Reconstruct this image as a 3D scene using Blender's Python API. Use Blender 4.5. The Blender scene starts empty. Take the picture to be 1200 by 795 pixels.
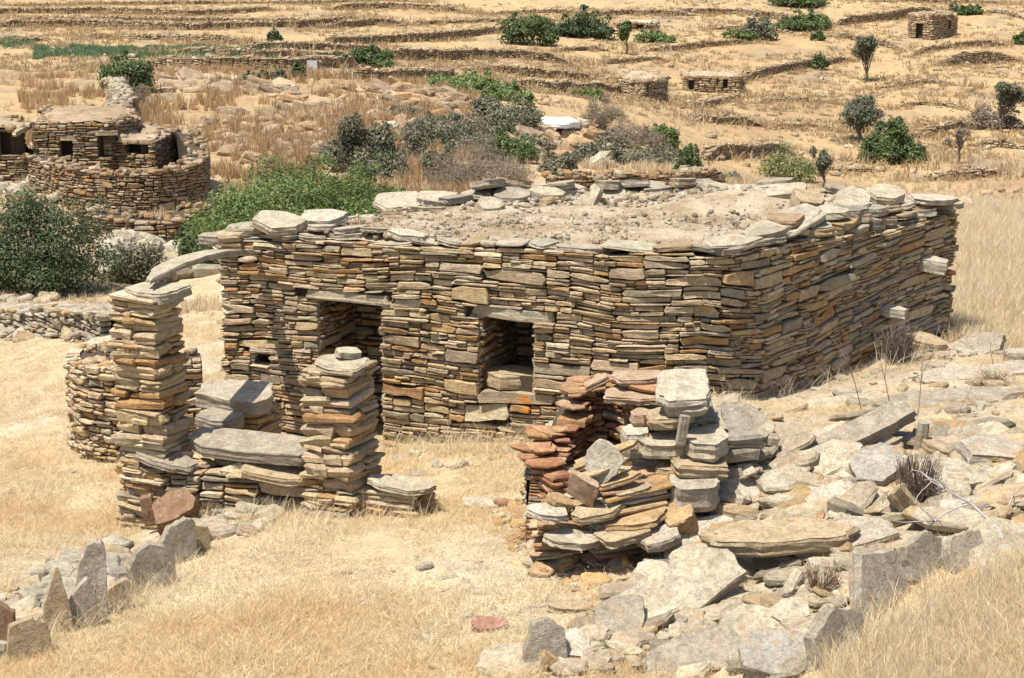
import bpy, math, random
import numpy as np
from mathutils import Matrix, Vector, Euler
R = math.radians
SC = bpy.context.scene
COL = SC.collection

# ------------------------------------------------------------------ camera, sky, sun, exposure
CZ = 6.0                      # eye height above the world's zero
PITCH = R(12.5)
FPX = 1903.0                  # focal length in pixels of a 1200 px wide frame
cam_d = bpy.data.cameras.new('camera'); cam = bpy.data.objects.new('camera', cam_d); COL.objects.link(cam)
cam_d.sensor_width = 36; cam_d.lens = 36 * FPX / 1200; cam_d.clip_start = 0.1; cam_d.clip_end = 4000
cam.location = (0, 0, CZ); cam.rotation_euler = (R(90) - PITCH, 0, 0); SC.camera = cam
SUN_DIR = Vector((-0.78, -0.62, 0)).normalized(); EL = R(68)
world = bpy.data.worlds.new('World'); SC.world = world; world.use_nodes = True
wn = world.node_tree.nodes; wl = world.node_tree.links
sky = wn.new('ShaderNodeTexSky'); sky.sky_type = 'NISHITA'; sky.sun_disc = False
sky.sun_elevation = EL; sky.sun_rotation = math.atan2(SUN_DIR.x, SUN_DIR.y)
sky.altitude = 100; sky.dust_density = 1.5
wn['Background'].inputs['Strength'].default_value = 0.10
wl.new(sky.outputs[0], wn['Background'].inputs['Color'])
sun_d = bpy.data.lights.new('sun', 'SUN'); sun_d.energy = 4.6; sun_d.angle = R(0.53); sun_d.color = (1, 0.95, 0.87)
sun = bpy.data.objects.new('sun', sun_d); COL.objects.link(sun)
d3 = Vector((SUN_DIR.x * math.cos(EL), SUN_DIR.y * math.cos(EL), math.sin(EL)))
sun.rotation_euler = d3.to_track_quat('Z', 'Y').to_euler()
SC.view_settings.view_transform = 'Standard'; SC.view_settings.look = 'None'
SC.view_settings.gamma = 1; SC.view_settings.use_curve_mapping = False
SC.view_settings.exposure = 0.72
SC.cycles.max_bounces = 5; SC.cycles.diffuse_bounces = 3; SC.cycles.use_denoising = True

# ------------------------------------------------------------------ view geometry helpers
cp, sp_ = math.cos(PITCH), math.sin(PITCH)
def P(px, py, D):
    """world point at ground distance D (along y) seen at a photograph position"""
    ux, uy = (px - 600) / FPX, (397.5 - py) / FPX
    t = D / (cp + uy * sp_)
    return np.array([ux * t, D, CZ + t * (-sp_ + uy * cp)])
def proj(x, y, z):
    zr = np.asarray(z) - CZ
    f = np.asarray(y) * cp - zr * sp_
    v = np.asarray(y) * sp_ + zr * cp
    return 600 + FPX * np.asarray(x) / f, 397.5 - FPX * v / f

# ------------------------------------------------------------------ noise
def _hash(ix, iy, seed):
    h = (ix.astype(np.int64) * 374761393 + iy.astype(np.int64) * 668265263 + seed * 1442695041) & 0xffffffff
    h = ((h ^ (h >> 13)) * 1274126177) & 0xffffffff
    return ((h ^ (h >> 16)) & 0xffffff) / float(0xffffff)
def vnoise(x, y, seed=0):
    x = np.asarray(x, float); y = np.asarray(y, float)
    ix, iy = np.floor(x), np.floor(y); fx, fy = x - ix, y - iy
    fx = fx * fx * (3 - 2 * fx); fy = fy * fy * (3 - 2 * fy)
    a = _hash(ix, iy, seed); b = _hash(ix + 1, iy, seed); c = _hash(ix, iy + 1, seed); d = _hash(ix + 1, iy + 1, seed)
    return (a * (1 - fx) + b * fx) * (1 - fy) + (c * (1 - fx) + d * fx) * fy - .5
def fbm(x, y, seed=0, o=4):
    s = 0; a = 1
    for i in range(o):
        s = s + a * vnoise(x * 2**i + 7.3 * i, y * 2**i - 3.1 * i, seed + i); a *= .5
    return s

# ------------------------------------------------------------------ terrain: heights at surveyed points, smoothly joined
CTRL = [(0,795,10.8),(300,795,10.6),(600,795,10.5),(800,795,10.2),(950,795,9.7),(1200,795,9.3),(1080,795,9.5),
 (0,650,14.2),(300,650,13.7),(600,650,13.3),(800,650,12.7),(880,640,12.5),(1000,650,11.9),(1200,640,11.5),
 (0,500,20),(80,515,19.2),(160,615,15.5),(300,600,15.2),(450,600,15.0),(520,560,16.2),(470,525,17.7),(600,520,17.3),(700,560,15.4),(840,470,16.1),
 (910,468,17.0),(1000,440,18.0),(1105,402,20.0),(1000,500,15.1),(1200,480,15.3),(1150,440,17.4),(900,540,13.9),(830,560,13.9),(1100,560,13.4),
 (0,400,26),(100,400,24),(50,345,34),(150,330,36),(230,330,36),(1200,400,20.3),(1200,330,25),(1200,250,35),(1120,245,34),(980,240,33),
 (0,240,45),(100,240,46),(250,240,46),(350,235,46),(0,160,60),(300,180,62),(380,150,70),(200,120,80),(0,110,82),(300,95,92),(100,75,108),(300,70,112),(0,50,136),(150,50,136),(300,48,138),(100,25,165),
 (0,0,210),(300,0,210),(600,0,215),(1000,0,215),(1200,0,212),(600,-70,290),(0,-70,290),(1200,-70,290),
 (450,215,50),(600,215,50),(560,185,58),(440,150,66),(600,150,76),(500,120,84),(680,190,62),(780,200,62),(700,150,82),(760,130,102),(600,100,112),(600,50,160),(450,75,130),(450,40,165),(800,160,95),
 (850,205,80),(1000,205,92),(1200,215,88),(1000,165,110),(1200,165,112),(1000,120,135),(1150,110,140),(900,100,146),(1000,50,176),(1200,60,172),(800,100,142),(800,50,172)]
_c = np.array([P(*c) for c in CTRL])
_extra = np.array([(-6, 6, CZ-4.6), (0, 6, CZ-4.5), (6, 6, CZ-4.0), (0, 2, CZ-3.6), (-14, 18, CZ-5.9), (-22, 30, CZ-6.6), (14, 18, CZ-3.6), (20, 30, CZ-4.2),
                   (0, 20, CZ-4.9), (3, 24, CZ-4.8), (0, 28, CZ-4.9), (5, 30, CZ-4.8), (-40, 80, CZ-4), (70, 100, CZ-9)])
_c = np.vstack([_c, _extra])
def _uv(x, y):
    y = np.clip(y, 2, 330)
    return np.clip(x / y, -.75, .75) * 3.2, np.log(y) * 1.6
_u, _v = _uv(_c[:, 0], _c[:, 1]); _n = len(_c); _eps = .12
_K = np.sqrt((_u[:, None] - _u)**2 + (_v[:, None] - _v)**2 + _eps**2)
_Pm = np.stack([np.ones(_n), _u, _v], 1)
_A = np.block([[-_K + np.eye(_n) * -1e-3, _Pm], [_Pm.T, np.zeros((3, 3))]])
_W = np.linalg.solve(_A, np.concatenate([_c[:, 2], np.zeros(3)]))
def base_z(x, y):
    x = np.asarray(x, float); y = np.asarray(y, float); sh = np.broadcast(x, y).shape
    x = np.broadcast_to(x, sh).ravel(); y = np.broadcast_to(y, sh).ravel()
    u, v = _uv(x, y); out = np.empty(len(x))
    for a in range(0, len(x), 40000):
        b = slice(a, a + 40000)
        k = np.sqrt((u[b, None] - _u)**2 + (v[b, None] - _v)**2 + _eps**2)
        out[b] = -(k @ _W[:_n]) + _W[_n] + _W[_n+1] * u[b] + _W[_n+2] * v[b]
    out += np.maximum(y - 300, 0) * .12
    return out.reshape(sh)
TERR = []      # (xs, ys, height, fade)
def ground(x, y):
    x = np.asarray(x, float); y = np.asarray(y, float)
    z = base_z(x, y)
    for xs, ys, h, Lf in TERR:
        yw = np.interp(x, xs, ys); d = y - yw
        cell = .5 + .010 * y
        w = np.clip((d - .3) / cell, 0, 1) * np.exp(-np.maximum(d, 0) / Lf)
        e = 3.0
        w = w * np.clip((x - xs[0]) / e + .3, 0, 1) * np.clip((xs[-1] - x) / e + .3, 0, 1)
        z = z + h * w
    far = np.clip((y - 30) / 60, 0, 1)
    z = z + fbm(x / 1.3, y / 1.3, 3, 4) * .10 * (1 - far * .4) + fbm(x / 9, y / 9, 11, 3) * .32 * far + fbm(x / .33, y / .33, 5, 2) * .025
    return z
_Ds = np.exp(np.linspace(np.log(5), np.log(420), 260))
def G(px, py, full=True):
    """ground point under a photograph position"""
    ux, uy = (px - 600) / FPX, (397.5 - py) / FPX
    t = _Ds / (cp + uy * sp_); x = ux * t; z = CZ + t * (-sp_ + uy * cp)
    f = z - (ground(x, _Ds) if full else base_z(x, _Ds))
    i = np.argmax(f < 0)
    if f[i] >= 0: i = len(_Ds) - 1
    i = max(i, 1); a = f[i-1] / (f[i-1] - f[i] + 1e-9)
    D = _Ds[i-1] + (_Ds[i] - _Ds[i-1]) * min(max(a, 0), 1)
    return P(px, py, D)

# ------------------------------------------------------------------ materials
def new_mat(name):
    m = bpy.data.materials.new(name); m.use_nodes = True
    nt = m.node_tree; b = nt.nodes['Principled BSDF']
    b.inputs['Roughness'].default_value = .9; b.inputs['Specular IOR Level'].default_value = .25
    return m, nt, b
def nn(nt, t, **kw):
    n = nt.nodes.new(t)
    for k, v in kw.items():
        if k.startswith('i_'): n.inputs[k[2:].replace('_', ' ')].default_value = v
        else: setattr(n, k, v)
    return n
def ramp(nt, fac, stops):
    r = nt.nodes.new('ShaderNodeValToRGB'); e = r.color_ramp.elements
    while len(e) < len(stops): e.new(.5)
    for i, (p, c) in enumerate(stops):
        e[i].position = p; e[i].color = c if len(c) == 4 else (*c, 1)
    nt.links.new(fac, r.inputs[0]); return r.outputs[0]
def mixc(nt, fac, a, b, mode='MIX'):
    n = nt.nodes.new('ShaderNodeMix'); n.data_type = 'RGBA'; n.blend_type = mode
    for s, v in ((0, fac), (6, a), (7, b)):
        if hasattr(v, 'links'): nt.links.new(v, n.inputs[s])
        else: n.inputs[s].default_value = v if s == 0 else (*v, 1)
    return n.outputs[2]
def noise(nt, vec, scale, detail=4, rough=.6, dist=0):
    n = nn(nt, 'ShaderNodeTexNoise'); n.inputs['Scale'].default_value = scale; n.inputs['Detail'].default_value = detail
    n.inputs['Roughness'].default_value = rough; n.inputs['Distortion'].default_value = dist
    nt.links.new(vec, n.inputs['Vector']); return n.outputs['Fac']
def mapping(nt, vec, scale):
    m = nn(nt, 'ShaderNodeMapping'); m.inputs['Scale'].default_value = scale; nt.links.new(vec, m.inputs[0]); return m.outputs[0]

def stone_mat(name, lichen=.6, fine=1.0, bump=.8):
    m, nt, b = new_mat(name); L = nt.links
    tc = nn(nt, 'ShaderNodeTexCoord'); oi = nn(nt, 'ShaderNodeObjectInfo')
    add = nn(nt, 'ShaderNodeVectorMath', operation='ADD'); L.new(tc.outputs['Object'], add.inputs[0])
    mul = nn(nt, 'ShaderNodeMath', operation='MULTIPLY'); mul.inputs[1].default_value = 37; L.new(oi.outputs['Random'], mul.inputs[0])
    L.new(mul.outputs[0], add.inputs[1]); v = add.outputs[0]
    at = nn(nt, 'ShaderNodeAttribute', attribute_name='tint')
    lay = noise(nt, mapping(nt, v, (3.2, 3.2, 22)), 1.7 * fine, 6, .72, 1.1)
    big = noise(nt, v, 5 * fine, 3, .6)
    med = noise(nt, v, 22 * fine, 4, .7)
    c = mixc(nt, 1, at.outputs['Color'], ramp(nt, lay, [(.28, (.74, .72, .68)), (.5, (.99, .99, .98)), (.72, (1.16, 1.15, 1.12))]), 'MULTIPLY')
    c = mixc(nt, 1, c, ramp(nt, big, [(.3, (.78, .75, .72)), (.5, (1, 1, 1)), (.7, (1.18, 1.17, 1.15))]), 'MULTIPLY')
    c = mixc(nt, 1, c, ramp(nt, med, [(.32, (.72, .70, .68)), (.5, (1, 1, 1)), (.7, (1.15, 1.15, 1.15))]), 'MULTIPLY')
    hi = noise(nt, v, 85 * fine, 4, .8)
    c = mixc(nt, 1, c, ramp(nt, hi, [(.34, (.74, .71, .67)), (.5, (1, 1, 1)), (.68, (1.18, 1.18, 1.17))]), 'MULTIPLY')
    cr = ramp(nt, noise(nt, mapping(nt, v, (1.2, 1.2, 5)), 7 * fine, 6, .7, 1.5), [(.475, (1, 1, 1)), (.498, (.42, .37, .31)), (.505, (.42, .37, .31)), (.53, (1, 1, 1))])
    c = mixc(nt, .55, c, mixc(nt, 1, c, cr, 'MULTIPLY'))
    rust = ramp(nt, noise(nt, v, 8.3 * fine, 3, .5), [(.56, (0, 0, 0)), (.68, (1, 1, 1))])
    rf = nn(nt, 'ShaderNodeMath', operation='MULTIPLY'); L.new(rust, rf.inputs[0]); rf.inputs[1].default_value = .38
    c = mixc(nt, rf.outputs[0], c, (.40, .25, .11))
    if lichen:
        lw = ramp(nt, noise(nt, v, 14 * fine, 5, .75, .6), [(.60, (0, 0, 0)), (.66, (1, 1, 1))])
        l2 = nn(nt, 'ShaderNodeMath', operation='MULTIPLY'); L.new(lw, l2.inputs[0]); l2.inputs[1].default_value = .55 * lichen
        c = mixc(nt, l2.outputs[0], c, (.50, .46, .37))
        ld = ramp(nt, noise(nt, mapping(nt, v, (1.3, 1.1, 1.7)), 19 * fine, 5, .8, .4), [(.60, (0, 0, 0)), (.68, (1, 1, 1))])
        l3 = nn(nt, 'ShaderNodeMath', operation='MULTIPLY'); L.new(ld, l3.inputs[0]); l3.inputs[1].default_value = .5 * lichen
        c = mixc(nt, l3.outputs[0], c, (.13, .115, .09))
        lo = ramp(nt, noise(nt, mapping(nt, v, (.9, 1.2, 1.1)), 3.1 * fine, 2, .4), [(.755, (0, 0, 0)), (.775, (1, 1, 1))])
        c = mixc(nt, lo, c, (.50, .20, .04))
    L.new(c, b.inputs['Base Color'])
    bp = nn(nt, 'ShaderNodeBump'); bp.inputs['Strength'].default_value = bump; bp.inputs['Distance'].default_value = .02 / fine
    hs = nn(nt, 'ShaderNodeMath', operation='ADD'); L.new(lay, hs.inputs[0]); L.new(med, hs.inputs[1]); h2 = nn(nt, 'ShaderNodeMath', operation='MULTIPLY_ADD'); L.new(hi, h2.inputs[0]); h2.inputs[1].default_value = .5; L.new(hs.outputs[0], h2.inputs[2]); L.new(h2.outputs[0], bp.inputs['Height'])
    L.new(bp.outputs[0], b.inputs['Normal'])
    return m
M_STONE = stone_mat('weathered schist')
M_SLAB = stone_mat('lichen crusted schist', 1.25, 1.35, 1.0)
M_FARSTONE = stone_mat('distant dry stone', .5, .35, .6)
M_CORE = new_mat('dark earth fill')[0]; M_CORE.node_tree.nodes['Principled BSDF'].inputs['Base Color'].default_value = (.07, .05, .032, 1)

def tint_mat(name, rough=.8, trans=0, var=True):
    m, nt, b = new_mat(name); b.inputs['Roughness'].default_value = rough
    at = nn(nt, 'ShaderNodeAttribute', attribute_name='tint')
    nt.links.new(at.outputs['Color'], b.inputs['Base Color'])
    if trans:
        tr = nn(nt, 'ShaderNodeBsdfTranslucent'); nt.links.new(at.outputs['Color'], tr.inputs[0])
        mx = nn(nt, 'ShaderNodeMixShader'); mx.inputs[0].default_value = trans
        nt.links.new(b.outputs[0], mx.inputs[1]); nt.links.new(tr.outputs[0], mx.inputs[2])
        nt.links.new(mx.outputs[0], nt.nodes['Material Output'].inputs[0])
    return m
M_LEAF = tint_mat('small leathery leaves', .55, .25)
M_TWIG = tint_mat('dry grey twigs', .9)
M_STRAW = tint_mat('bleached straw', .8, .45)

# ------------------------------------------------------------------ object helpers
def empty(name, loc, label=None, cat=None, group=None):
    o = bpy.data.objects.new(name, None); COL.objects.link(o); o.location = loc; o.empty_display_size = .2
    if label: o['label'] = label
    if cat: o['category'] = cat; o['kind'] = 'thing'
    if group: o['group'] = group
    return o
def tag(o, label=None, cat=None, group=None, kind=None):
    for k, v in (('label', label), ('category', cat), ('group', group), ('kind', kind or ('thing' if cat else None))):
        if v: o[k] = v
    return o
def mesh_np(name, V, F, mat, tint=None, smooth=False):
    """V (n,3); F list of arrays (m,k) faces"""
    me = bpy.data.meshes.new(name)
    V = np.asarray(V, np.float32); F = [np.asarray(f, np.int32) for f in (F if isinstance(F, list) else [F]) if len(f)]
    me.vertices.add(len(V)); me.vertices.foreach_set('co', V.ravel())
    nl = sum(f.size for f in F); npl = sum(len(f) for f in F)
    me.loops.add(nl); me.loops.foreach_set('vertex_index', np.concatenate([f.ravel() for f in F]))
    me.polygons.add(npl)
    tot = np.concatenate([np.full(len(f), f.shape[1]) for f in F]); st = np.concatenate([[0], np.cumsum(tot)[:-1]])
    me.polygons.foreach_set('loop_start', st.astype(np.int32))
    if tint is not None:
        a = me.color_attributes.new('tint', 'FLOAT_COLOR', 'POINT')
        t = np.ones((len(V), 4), np.float32); t[:, :3] = tint; a.data.foreach_set('color', t.ravel())
    me.update(calc_edges=True); me.validate()
    me.polygons.foreach_set('use_smooth', np.full(npl, smooth))
    if mat: me.materials.append(mat)
    return me
def add_obj(name, me, parent=None, loc=(0, 0, 0), rot=None):
    o = bpy.data.objects.new(name, me); COL.objects.link(o); o.location = loc
    if rot is not None: o.rotation_euler = rot
    if parent: o.parent = parent
    return o

# tints: dry-stone palettes in real base colours
PAL = {
 'wall': ([(.47,.36,.225),(.41,.32,.21),(.48,.355,.20),(.44,.27,.12),(.33,.27,.185),(.55,.45,.305),(.37,.215,.095)], [.28,.21,.16,.08,.08,.15,.04]),
 'ochre': ([(.40,.34,.24),(.42,.28,.14),(.38,.22,.10),(.32,.28,.21),(.45,.38,.27),(.25,.20,.14)], [.24,.22,.14,.18,.14,.08]),
 'pale': ([(.39,.34,.255),(.34,.295,.22),(.43,.385,.30),(.40,.315,.205),(.29,.26,.21),(.38,.27,.155)], [.30,.22,.20,.12,.10,.06]),
 'red': ([(.36,.185,.10),(.40,.24,.13),(.31,.15,.08),(.43,.29,.18),(.40,.23,.11),(.46,.36,.25)], [.26,.22,.16,.14,.14,.08]),
 'orange': ([(.46,.32,.18),(.44,.27,.12),(.50,.40,.28),(.38,.24,.13),(.48,.42,.34)], [.30,.22,.2,.13,.15]),
 'far': ([(.42,.32,.20),(.37,.28,.18),(.47,.38,.26),(.42,.29,.16),(.33,.27,.18)], [.3,.25,.2,.15,.1]),
 'ruin': ([(.33,.25,.16),(.30,.20,.11),(.24,.175,.11),(.42,.34,.24),(.30,.19,.09)], [.28,.24,.2,.14,.14]),
 'heap': ([(.40,.33,.23),(.345,.29,.205),(.45,.385,.28),(.41,.305,.18),(.28,.24,.18),(.37,.25,.13),(.50,.44,.335)], [.26,.22,.16,.12,.12,.06,.06]),
 'crag': ([(.36,.26,.16),(.30,.225,.15),(.43,.33,.215),(.40,.27,.145),(.26,.20,.145),(.46,.39,.28)], [.26,.22,.18,.14,.12,.08]),
 'purple': ([(.30,.20,.17),(.36,.24,.20),(.27,.19,.17)], [.4,.3,.3]),
}
def pal(rng, n, mode):
    cs, ps = PAL[mode]; c = np.array(cs)[rng.choice(len(cs), n, p=np.array(ps) / sum(ps))]
    return c * rng.uniform(.84, 1.14, (n, 1)) * rng.uniform(.97, 1.03, (n, 3))

# ------------------------------------------------------------------ dry-stone masonry
def pack(rng, smax, base, top, Lr, Tr, ds=.01, breaks=(), asp=(.24, .55)):
    """skyline packing of flat stones in a wall face (s along, h up); breaks = (s0,s1,h0,h1) holes the stones step over"""
    N = int(smax / ds); s = (np.arange(N) + .5) * ds
    H = np.array(base(s), float); Tp = np.array(top(s), float)
    pend = [[] for _ in range(N)]
    for s0, s1, h0, h1 in breaks:
        for i in range(max(0, int(s0 / ds)), min(N, int(s1 / ds))): pend[i].append((h0, h1))
    ceil = Tp.copy()
    def nxt(i):
        while pend[i] and H[i] >= pend[i][0][0] - .008:
            H[i] = max(H[i], pend[i][0][1]); pend[i].pop(0)
        ceil[i] = min(Tp[i], pend[i][0][0]) if pend[i] else Tp[i]
    for i in range(N):
        pend[i].sort(); nxt(i)
    out = []; tol = Tr[0] * .4
    for _ in range(60000):
        act = np.where(H < Tp - .012, H, 1e9); i = int(np.argmin(act)); h = H[i]
        if act[i] > 1e8: break
        a = i
        while a > 0 and abs(H[a-1] - h) < tol: a -= 1
        b = i + 1
        while b < N and abs(H[b] - h) < tol: b += 1
        run = (b - a) * ds
        L = float(np.exp(rng.uniform(math.log(Lr[0]), math.log(Lr[1]))))
        if rng.random() < .22: L *= 1.5
        if run - L < Lr[0] * .8: L = run if run < Lr[1] * 1.5 else run * rng.uniform(.35, .65)
        n = max(1, int(round(L / ds)))
        if rng.random() < .5: x0, x1 = a, min(b, a + n)
        else: x0, x1 = max(a, b - n), b
        Lx = (x1 - x0) * ds
        hh = float(H[x0:x1].max())
        T = math.exp(rng.uniform(math.log(Tr[0] * .8), math.log(Tr[1] * 1.12))) * (.62 + .38 * min(1.8, Lx / (Lr[0] * 2.2)))
        T = min(T, Lx * rng.uniform(asp[0], asp[1]))
        if rng.random() < .07: T = min(T * 1.45, Lx * .5)
        T = max(T, Tr[0] * .7)
        ngh = [H[j] - hh for j in (x0 - 1, x1) if 0 <= j < N and H[j] - hh > Tr[0] * .5]
        if ngh:
            g = min(ngh)
            if Lx < Lr[0] * .8: T = min(g, Lx * .95, Tr[1])
            elif .65 * T < g < 1.5 * T: T = min(g, Tr[1] * 1.3)
        c = float(ceil[x0:x1].min()) - hh
        if c - T < Tr[0] * .7: T = c
        if T > .009:
            out.append((x0 * ds, x1 * ds, hh, hh + T)); H[x0:x1] = hh + T
        else: H[x0:x1] = hh + max(T, .01)
        for j in range(x0, x1): nxt(j)
    return np.array(out).reshape(-1, 4)

def tmpl(n, bottom=False):
    """faces of a closed stone: centre vertex + three rings of n"""
    F3 = [(0, 1 + i, 1 + (i + 1) % n) for i in range(n)]; F4 = []
    for r in range(2):
        o = 1 + r * n
        for i in range(n):
            j = (i + 1) % n; F4.append((o + i, o + n + i, o + n + j, o + j))
    Fn = [tuple(1 + 2 * n + i for i in reversed(range(n)))] if bottom else []
    return np.array(F3), np.array(F4), (np.array(Fn) if Fn else np.zeros((0, n), int))

U10 = np.array([0, .03, .34, .67, .97, 1, .975, .66, .33, .025]); W10 = np.array([.5, .98, 1, 1, .98, .5, .02, 0, 0, .02])
U6 = np.array([0, .16, .84, 1, .82, .18]); W6 = np.array([.5, 1, 1, .5, 0, 0])
def face_stones(rng, S, gap, bevel, depth, proud, warp=None, n=10):
    """stones (M, 1+3n, 3) in (s, h, out)"""
    M = len(S); U, Wt = (U10, W10) if n == 10 else (U6, W6)
    L = S[:, 1] - S[:, 0]; T = S[:, 3] - S[:, 2]
    u = U[None] + rng.uniform(-.045, .045, (M, n)) * (U[None] > 0.001) * (U[None] < .999)
    w = Wt[None].repeat(M, 0).copy()
    topm, botm = Wt > .6, Wt < .4
    w[:, topm] -= np.abs(rng.normal(0, .12, (M, topm.sum()))) * np.where(np.isin(np.where(topm)[0], (1, 4)) & (n == 10), .45, 1); w[:, botm] += np.abs(rng.normal(0, .10, (M, botm.sum())))
    if n == 10:       # some stones taper like lenses towards one end
        tl = rng.random(M) < .30; tr = rng.random(M) < .30; k = rng.uniform(.15, .5, M)
        for idx, msk in (((1,), tl), ((4,), tr)): w[np.ix_(msk, idx)] -= k[msk][:, None] * .7
        for idx, msk in (((9,), tl), ((6,), tr)): w[np.ix_(msk, idx)] += k[msk][:, None] * .25
    w[:, Wt == .5] += rng.uniform(-.25, .25, (M, 2))
    w += rng.uniform(-.13, .13, (M, 1)) * (u - .5)
    w = np.clip(w, 0, 1.02)
    g = np.minimum(gap, .12 * T)[:, None]
    s = S[:, :1] + np.minimum(g, .1*L[:,None]) + u * (L[:, None] - 2 * np.minimum(g, .1*L[:,None])); h = S[:, 2:3] + g * .4 + w * (T[:, None] - .8 * g)
    cs, ch = s.mean(1, keepdims=True), h.mean(1, keepdims=True)
    pr = rng.uniform(0, 1, (M, 1)) ** 1.3 * proud
    pr = pr + rng.uniform(-.35, .35, (M, 1)) * proud * 0
    bv = np.minimum(bevel, .22 * T)[:, None]
    fs = 1 - np.minimum(bv / (L[:, None] * .5), .4); fh = 1 - np.minimum(bv / (T[:, None] * .5), .45)
    V = np.zeros((M, 1 + 3 * n, 3))
    V[:, 0] = np.stack([cs[:, 0] + rng.uniform(-.2, .2, M) * L, ch[:, 0], pr[:, 0] + rng.uniform(-.3, .8, M) * bv[:, 0]], 1)
    skew = rng.uniform(-.10, .10, (M, 1)) * (s - cs) + rng.uniform(-.25, .25, (M, 1)) * (h - ch)
    r0 = pr + skew + rng.uniform(-.5, .4, (M, n)) * bv
    V[:, 1:1+n] = np.stack([cs + (s - cs) * fs, ch + (h - ch) * fh, r0], 2)
    V[:, 1+n:1+2*n] = np.stack([s, h, r0 - bv * rng.uniform(.8, 1.6, (M, n))], 2)
    V[:, 1+2*n:] = np.stack([s, h, np.full((M, n), -depth)], 2)
    if warp is not None: V[:, :, 1] += warp(V[:, :, 0], V[:, :, 1])
    return V

class Path:
    def __init__(s, pts, r=.25, closed=False, step=.04):
        pts = [np.array(p, float) for p in pts]; out = []
        n = len(pts)
        rr = r if isinstance(r, (list, tuple)) else [r] * n
        for i, p in enumerate(pts):
            if not closed and i in (0, n - 1): out.append(p); continue
            a, b = pts[i-1], pts[(i+1) % n]
            q = min(rr[i], .45 * np.linalg.norm(a - p), .45 * np.linalg.norm(b - p))
            pa = p + (a - p) / np.linalg.norm(a - p) * q; pb = p + (b - p) / np.linalg.norm(b - p) * q
            for t in np.linspace(0, 1, 7): out.append((1-t)**2 * pa + 2*t*(1-t) * p + t*t * pb)
        if closed: out.append(out[0])
        q = np.array(out); d = np.concatenate([[0], np.cumsum(np.linalg.norm(np.diff(q, axis=0), axis=1))])
        s.L = d[-1]; s.S = np.linspace(0, s.L, max(3, int(s.L / step))); s.X = np.interp(s.S, d, q[:, 0]); s.Y = np.interp(s.S, d, q[:, 1])
        tx, ty = np.gradient(s.X), np.gradient(s.Y)
        if closed:
            tx[0] = tx[-1] = (s.X[1] - s.X[-2]); ty[0] = ty[-1] = (s.Y[1] - s.Y[-2])
        l = np.hypot(tx, ty) + 1e-9; s.NX, s.NY = ty / l, -tx / l
    def at(s, t, out=0):
        nx, ny = np.interp(t, s.S, s.NX), np.interp(t, s.S, s.NY)
        return np.interp(t, s.S, s.X) + nx * out, np.interp(t, s.S, s.Y) + ny * out
    def nrm(s, t): return np.interp(t, s.S, s.NX), np.interp(t, s.S, s.NY)
    def s_of(s, px, z, lo=0, hi=None):
        q = (s.S >= lo) & (s.S <= (hi or s.L)); x, _ = proj(s.X[q], s.Y[q], z)
        return float(s.S[q][np.argmin(np.abs(x - px))])
    def sh(s, px, py, lo=0, hi=None):
        z = CZ - 4
        for _ in range(4):
            t = s.s_of(px, z, lo, hi); D = float(np.interp(t, s.S, s.Y)); z = P(px, py, D)[2]
        return t, z
def to_world(path, V, z0=0., batter=.0):
    o = V[..., 2] - batter * V[..., 1]
    x, y = path.at(V[..., 0], 0); nx, ny = path.nrm(V[..., 0])
    return np.stack([x + nx * o, y + ny * o, z0 + V[..., 1]], -1)

def emit(parent, W, T, tint, mat, single=None, name='stone', rest='packing_stones', base=(0, 0, 0)):
    """stones W (M,k,3) in world space: the chosen ones as an object each, the rest as one joined part"""
    M, k = W.shape[:2]; base = np.array(base, float)
    single = np.zeros(M, bool) if single is None else single
    k3, k4, kn = T
    for i in np.where(single)[0]:
        c = W[i].mean(0)
        me = mesh_np(name, W[i] - c, [k3, k4, kn], mat, np.tile(tint[i], (k, 1)))
        add_obj(name, me, parent, c - base)
    r = np.where(~single)[0]
    if len(r):
        off = (np.arange(len(r)) * k)[:, None, None]
        F = [(f[None] + off).reshape(-1, f.shape[1]) for f in (k3, k4, kn) if len(f)]
        me = mesh_np(rest, (W[r] - base).reshape(-1, 3), F, mat, np.repeat(tint[r], k, 0))
        o = add_obj(rest, me, parent, (0, 0, 0) if parent else base)
        if parent: o['kind'] = 'stuff'
        return o
def largest(W, nmax, path_nrm=None, minpx=7):
    """which stones show largest towards the viewpoint"""
    px, py = proj(W[..., 0], W[..., 1], W[..., 2])
    w = px.max(1) - px.min(1); h = py.max(1) - py.min(1); a = w * h
    vis = (px.mean(1) > -10) & (px.mean(1) < 1210) & (py.mean(1) > -10) & (py.mean(1) < 810) & (w > minpx)
    if path_nrm is not None: vis &= path_nrm
    a = np.where(vis, a, -1); idx = np.argsort(-a)[:nmax]; m = np.zeros(len(W), bool); m[idx] = a[idx] > 0
    return m
T10 = tmpl(10); T6 = tmpl(6)

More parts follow.
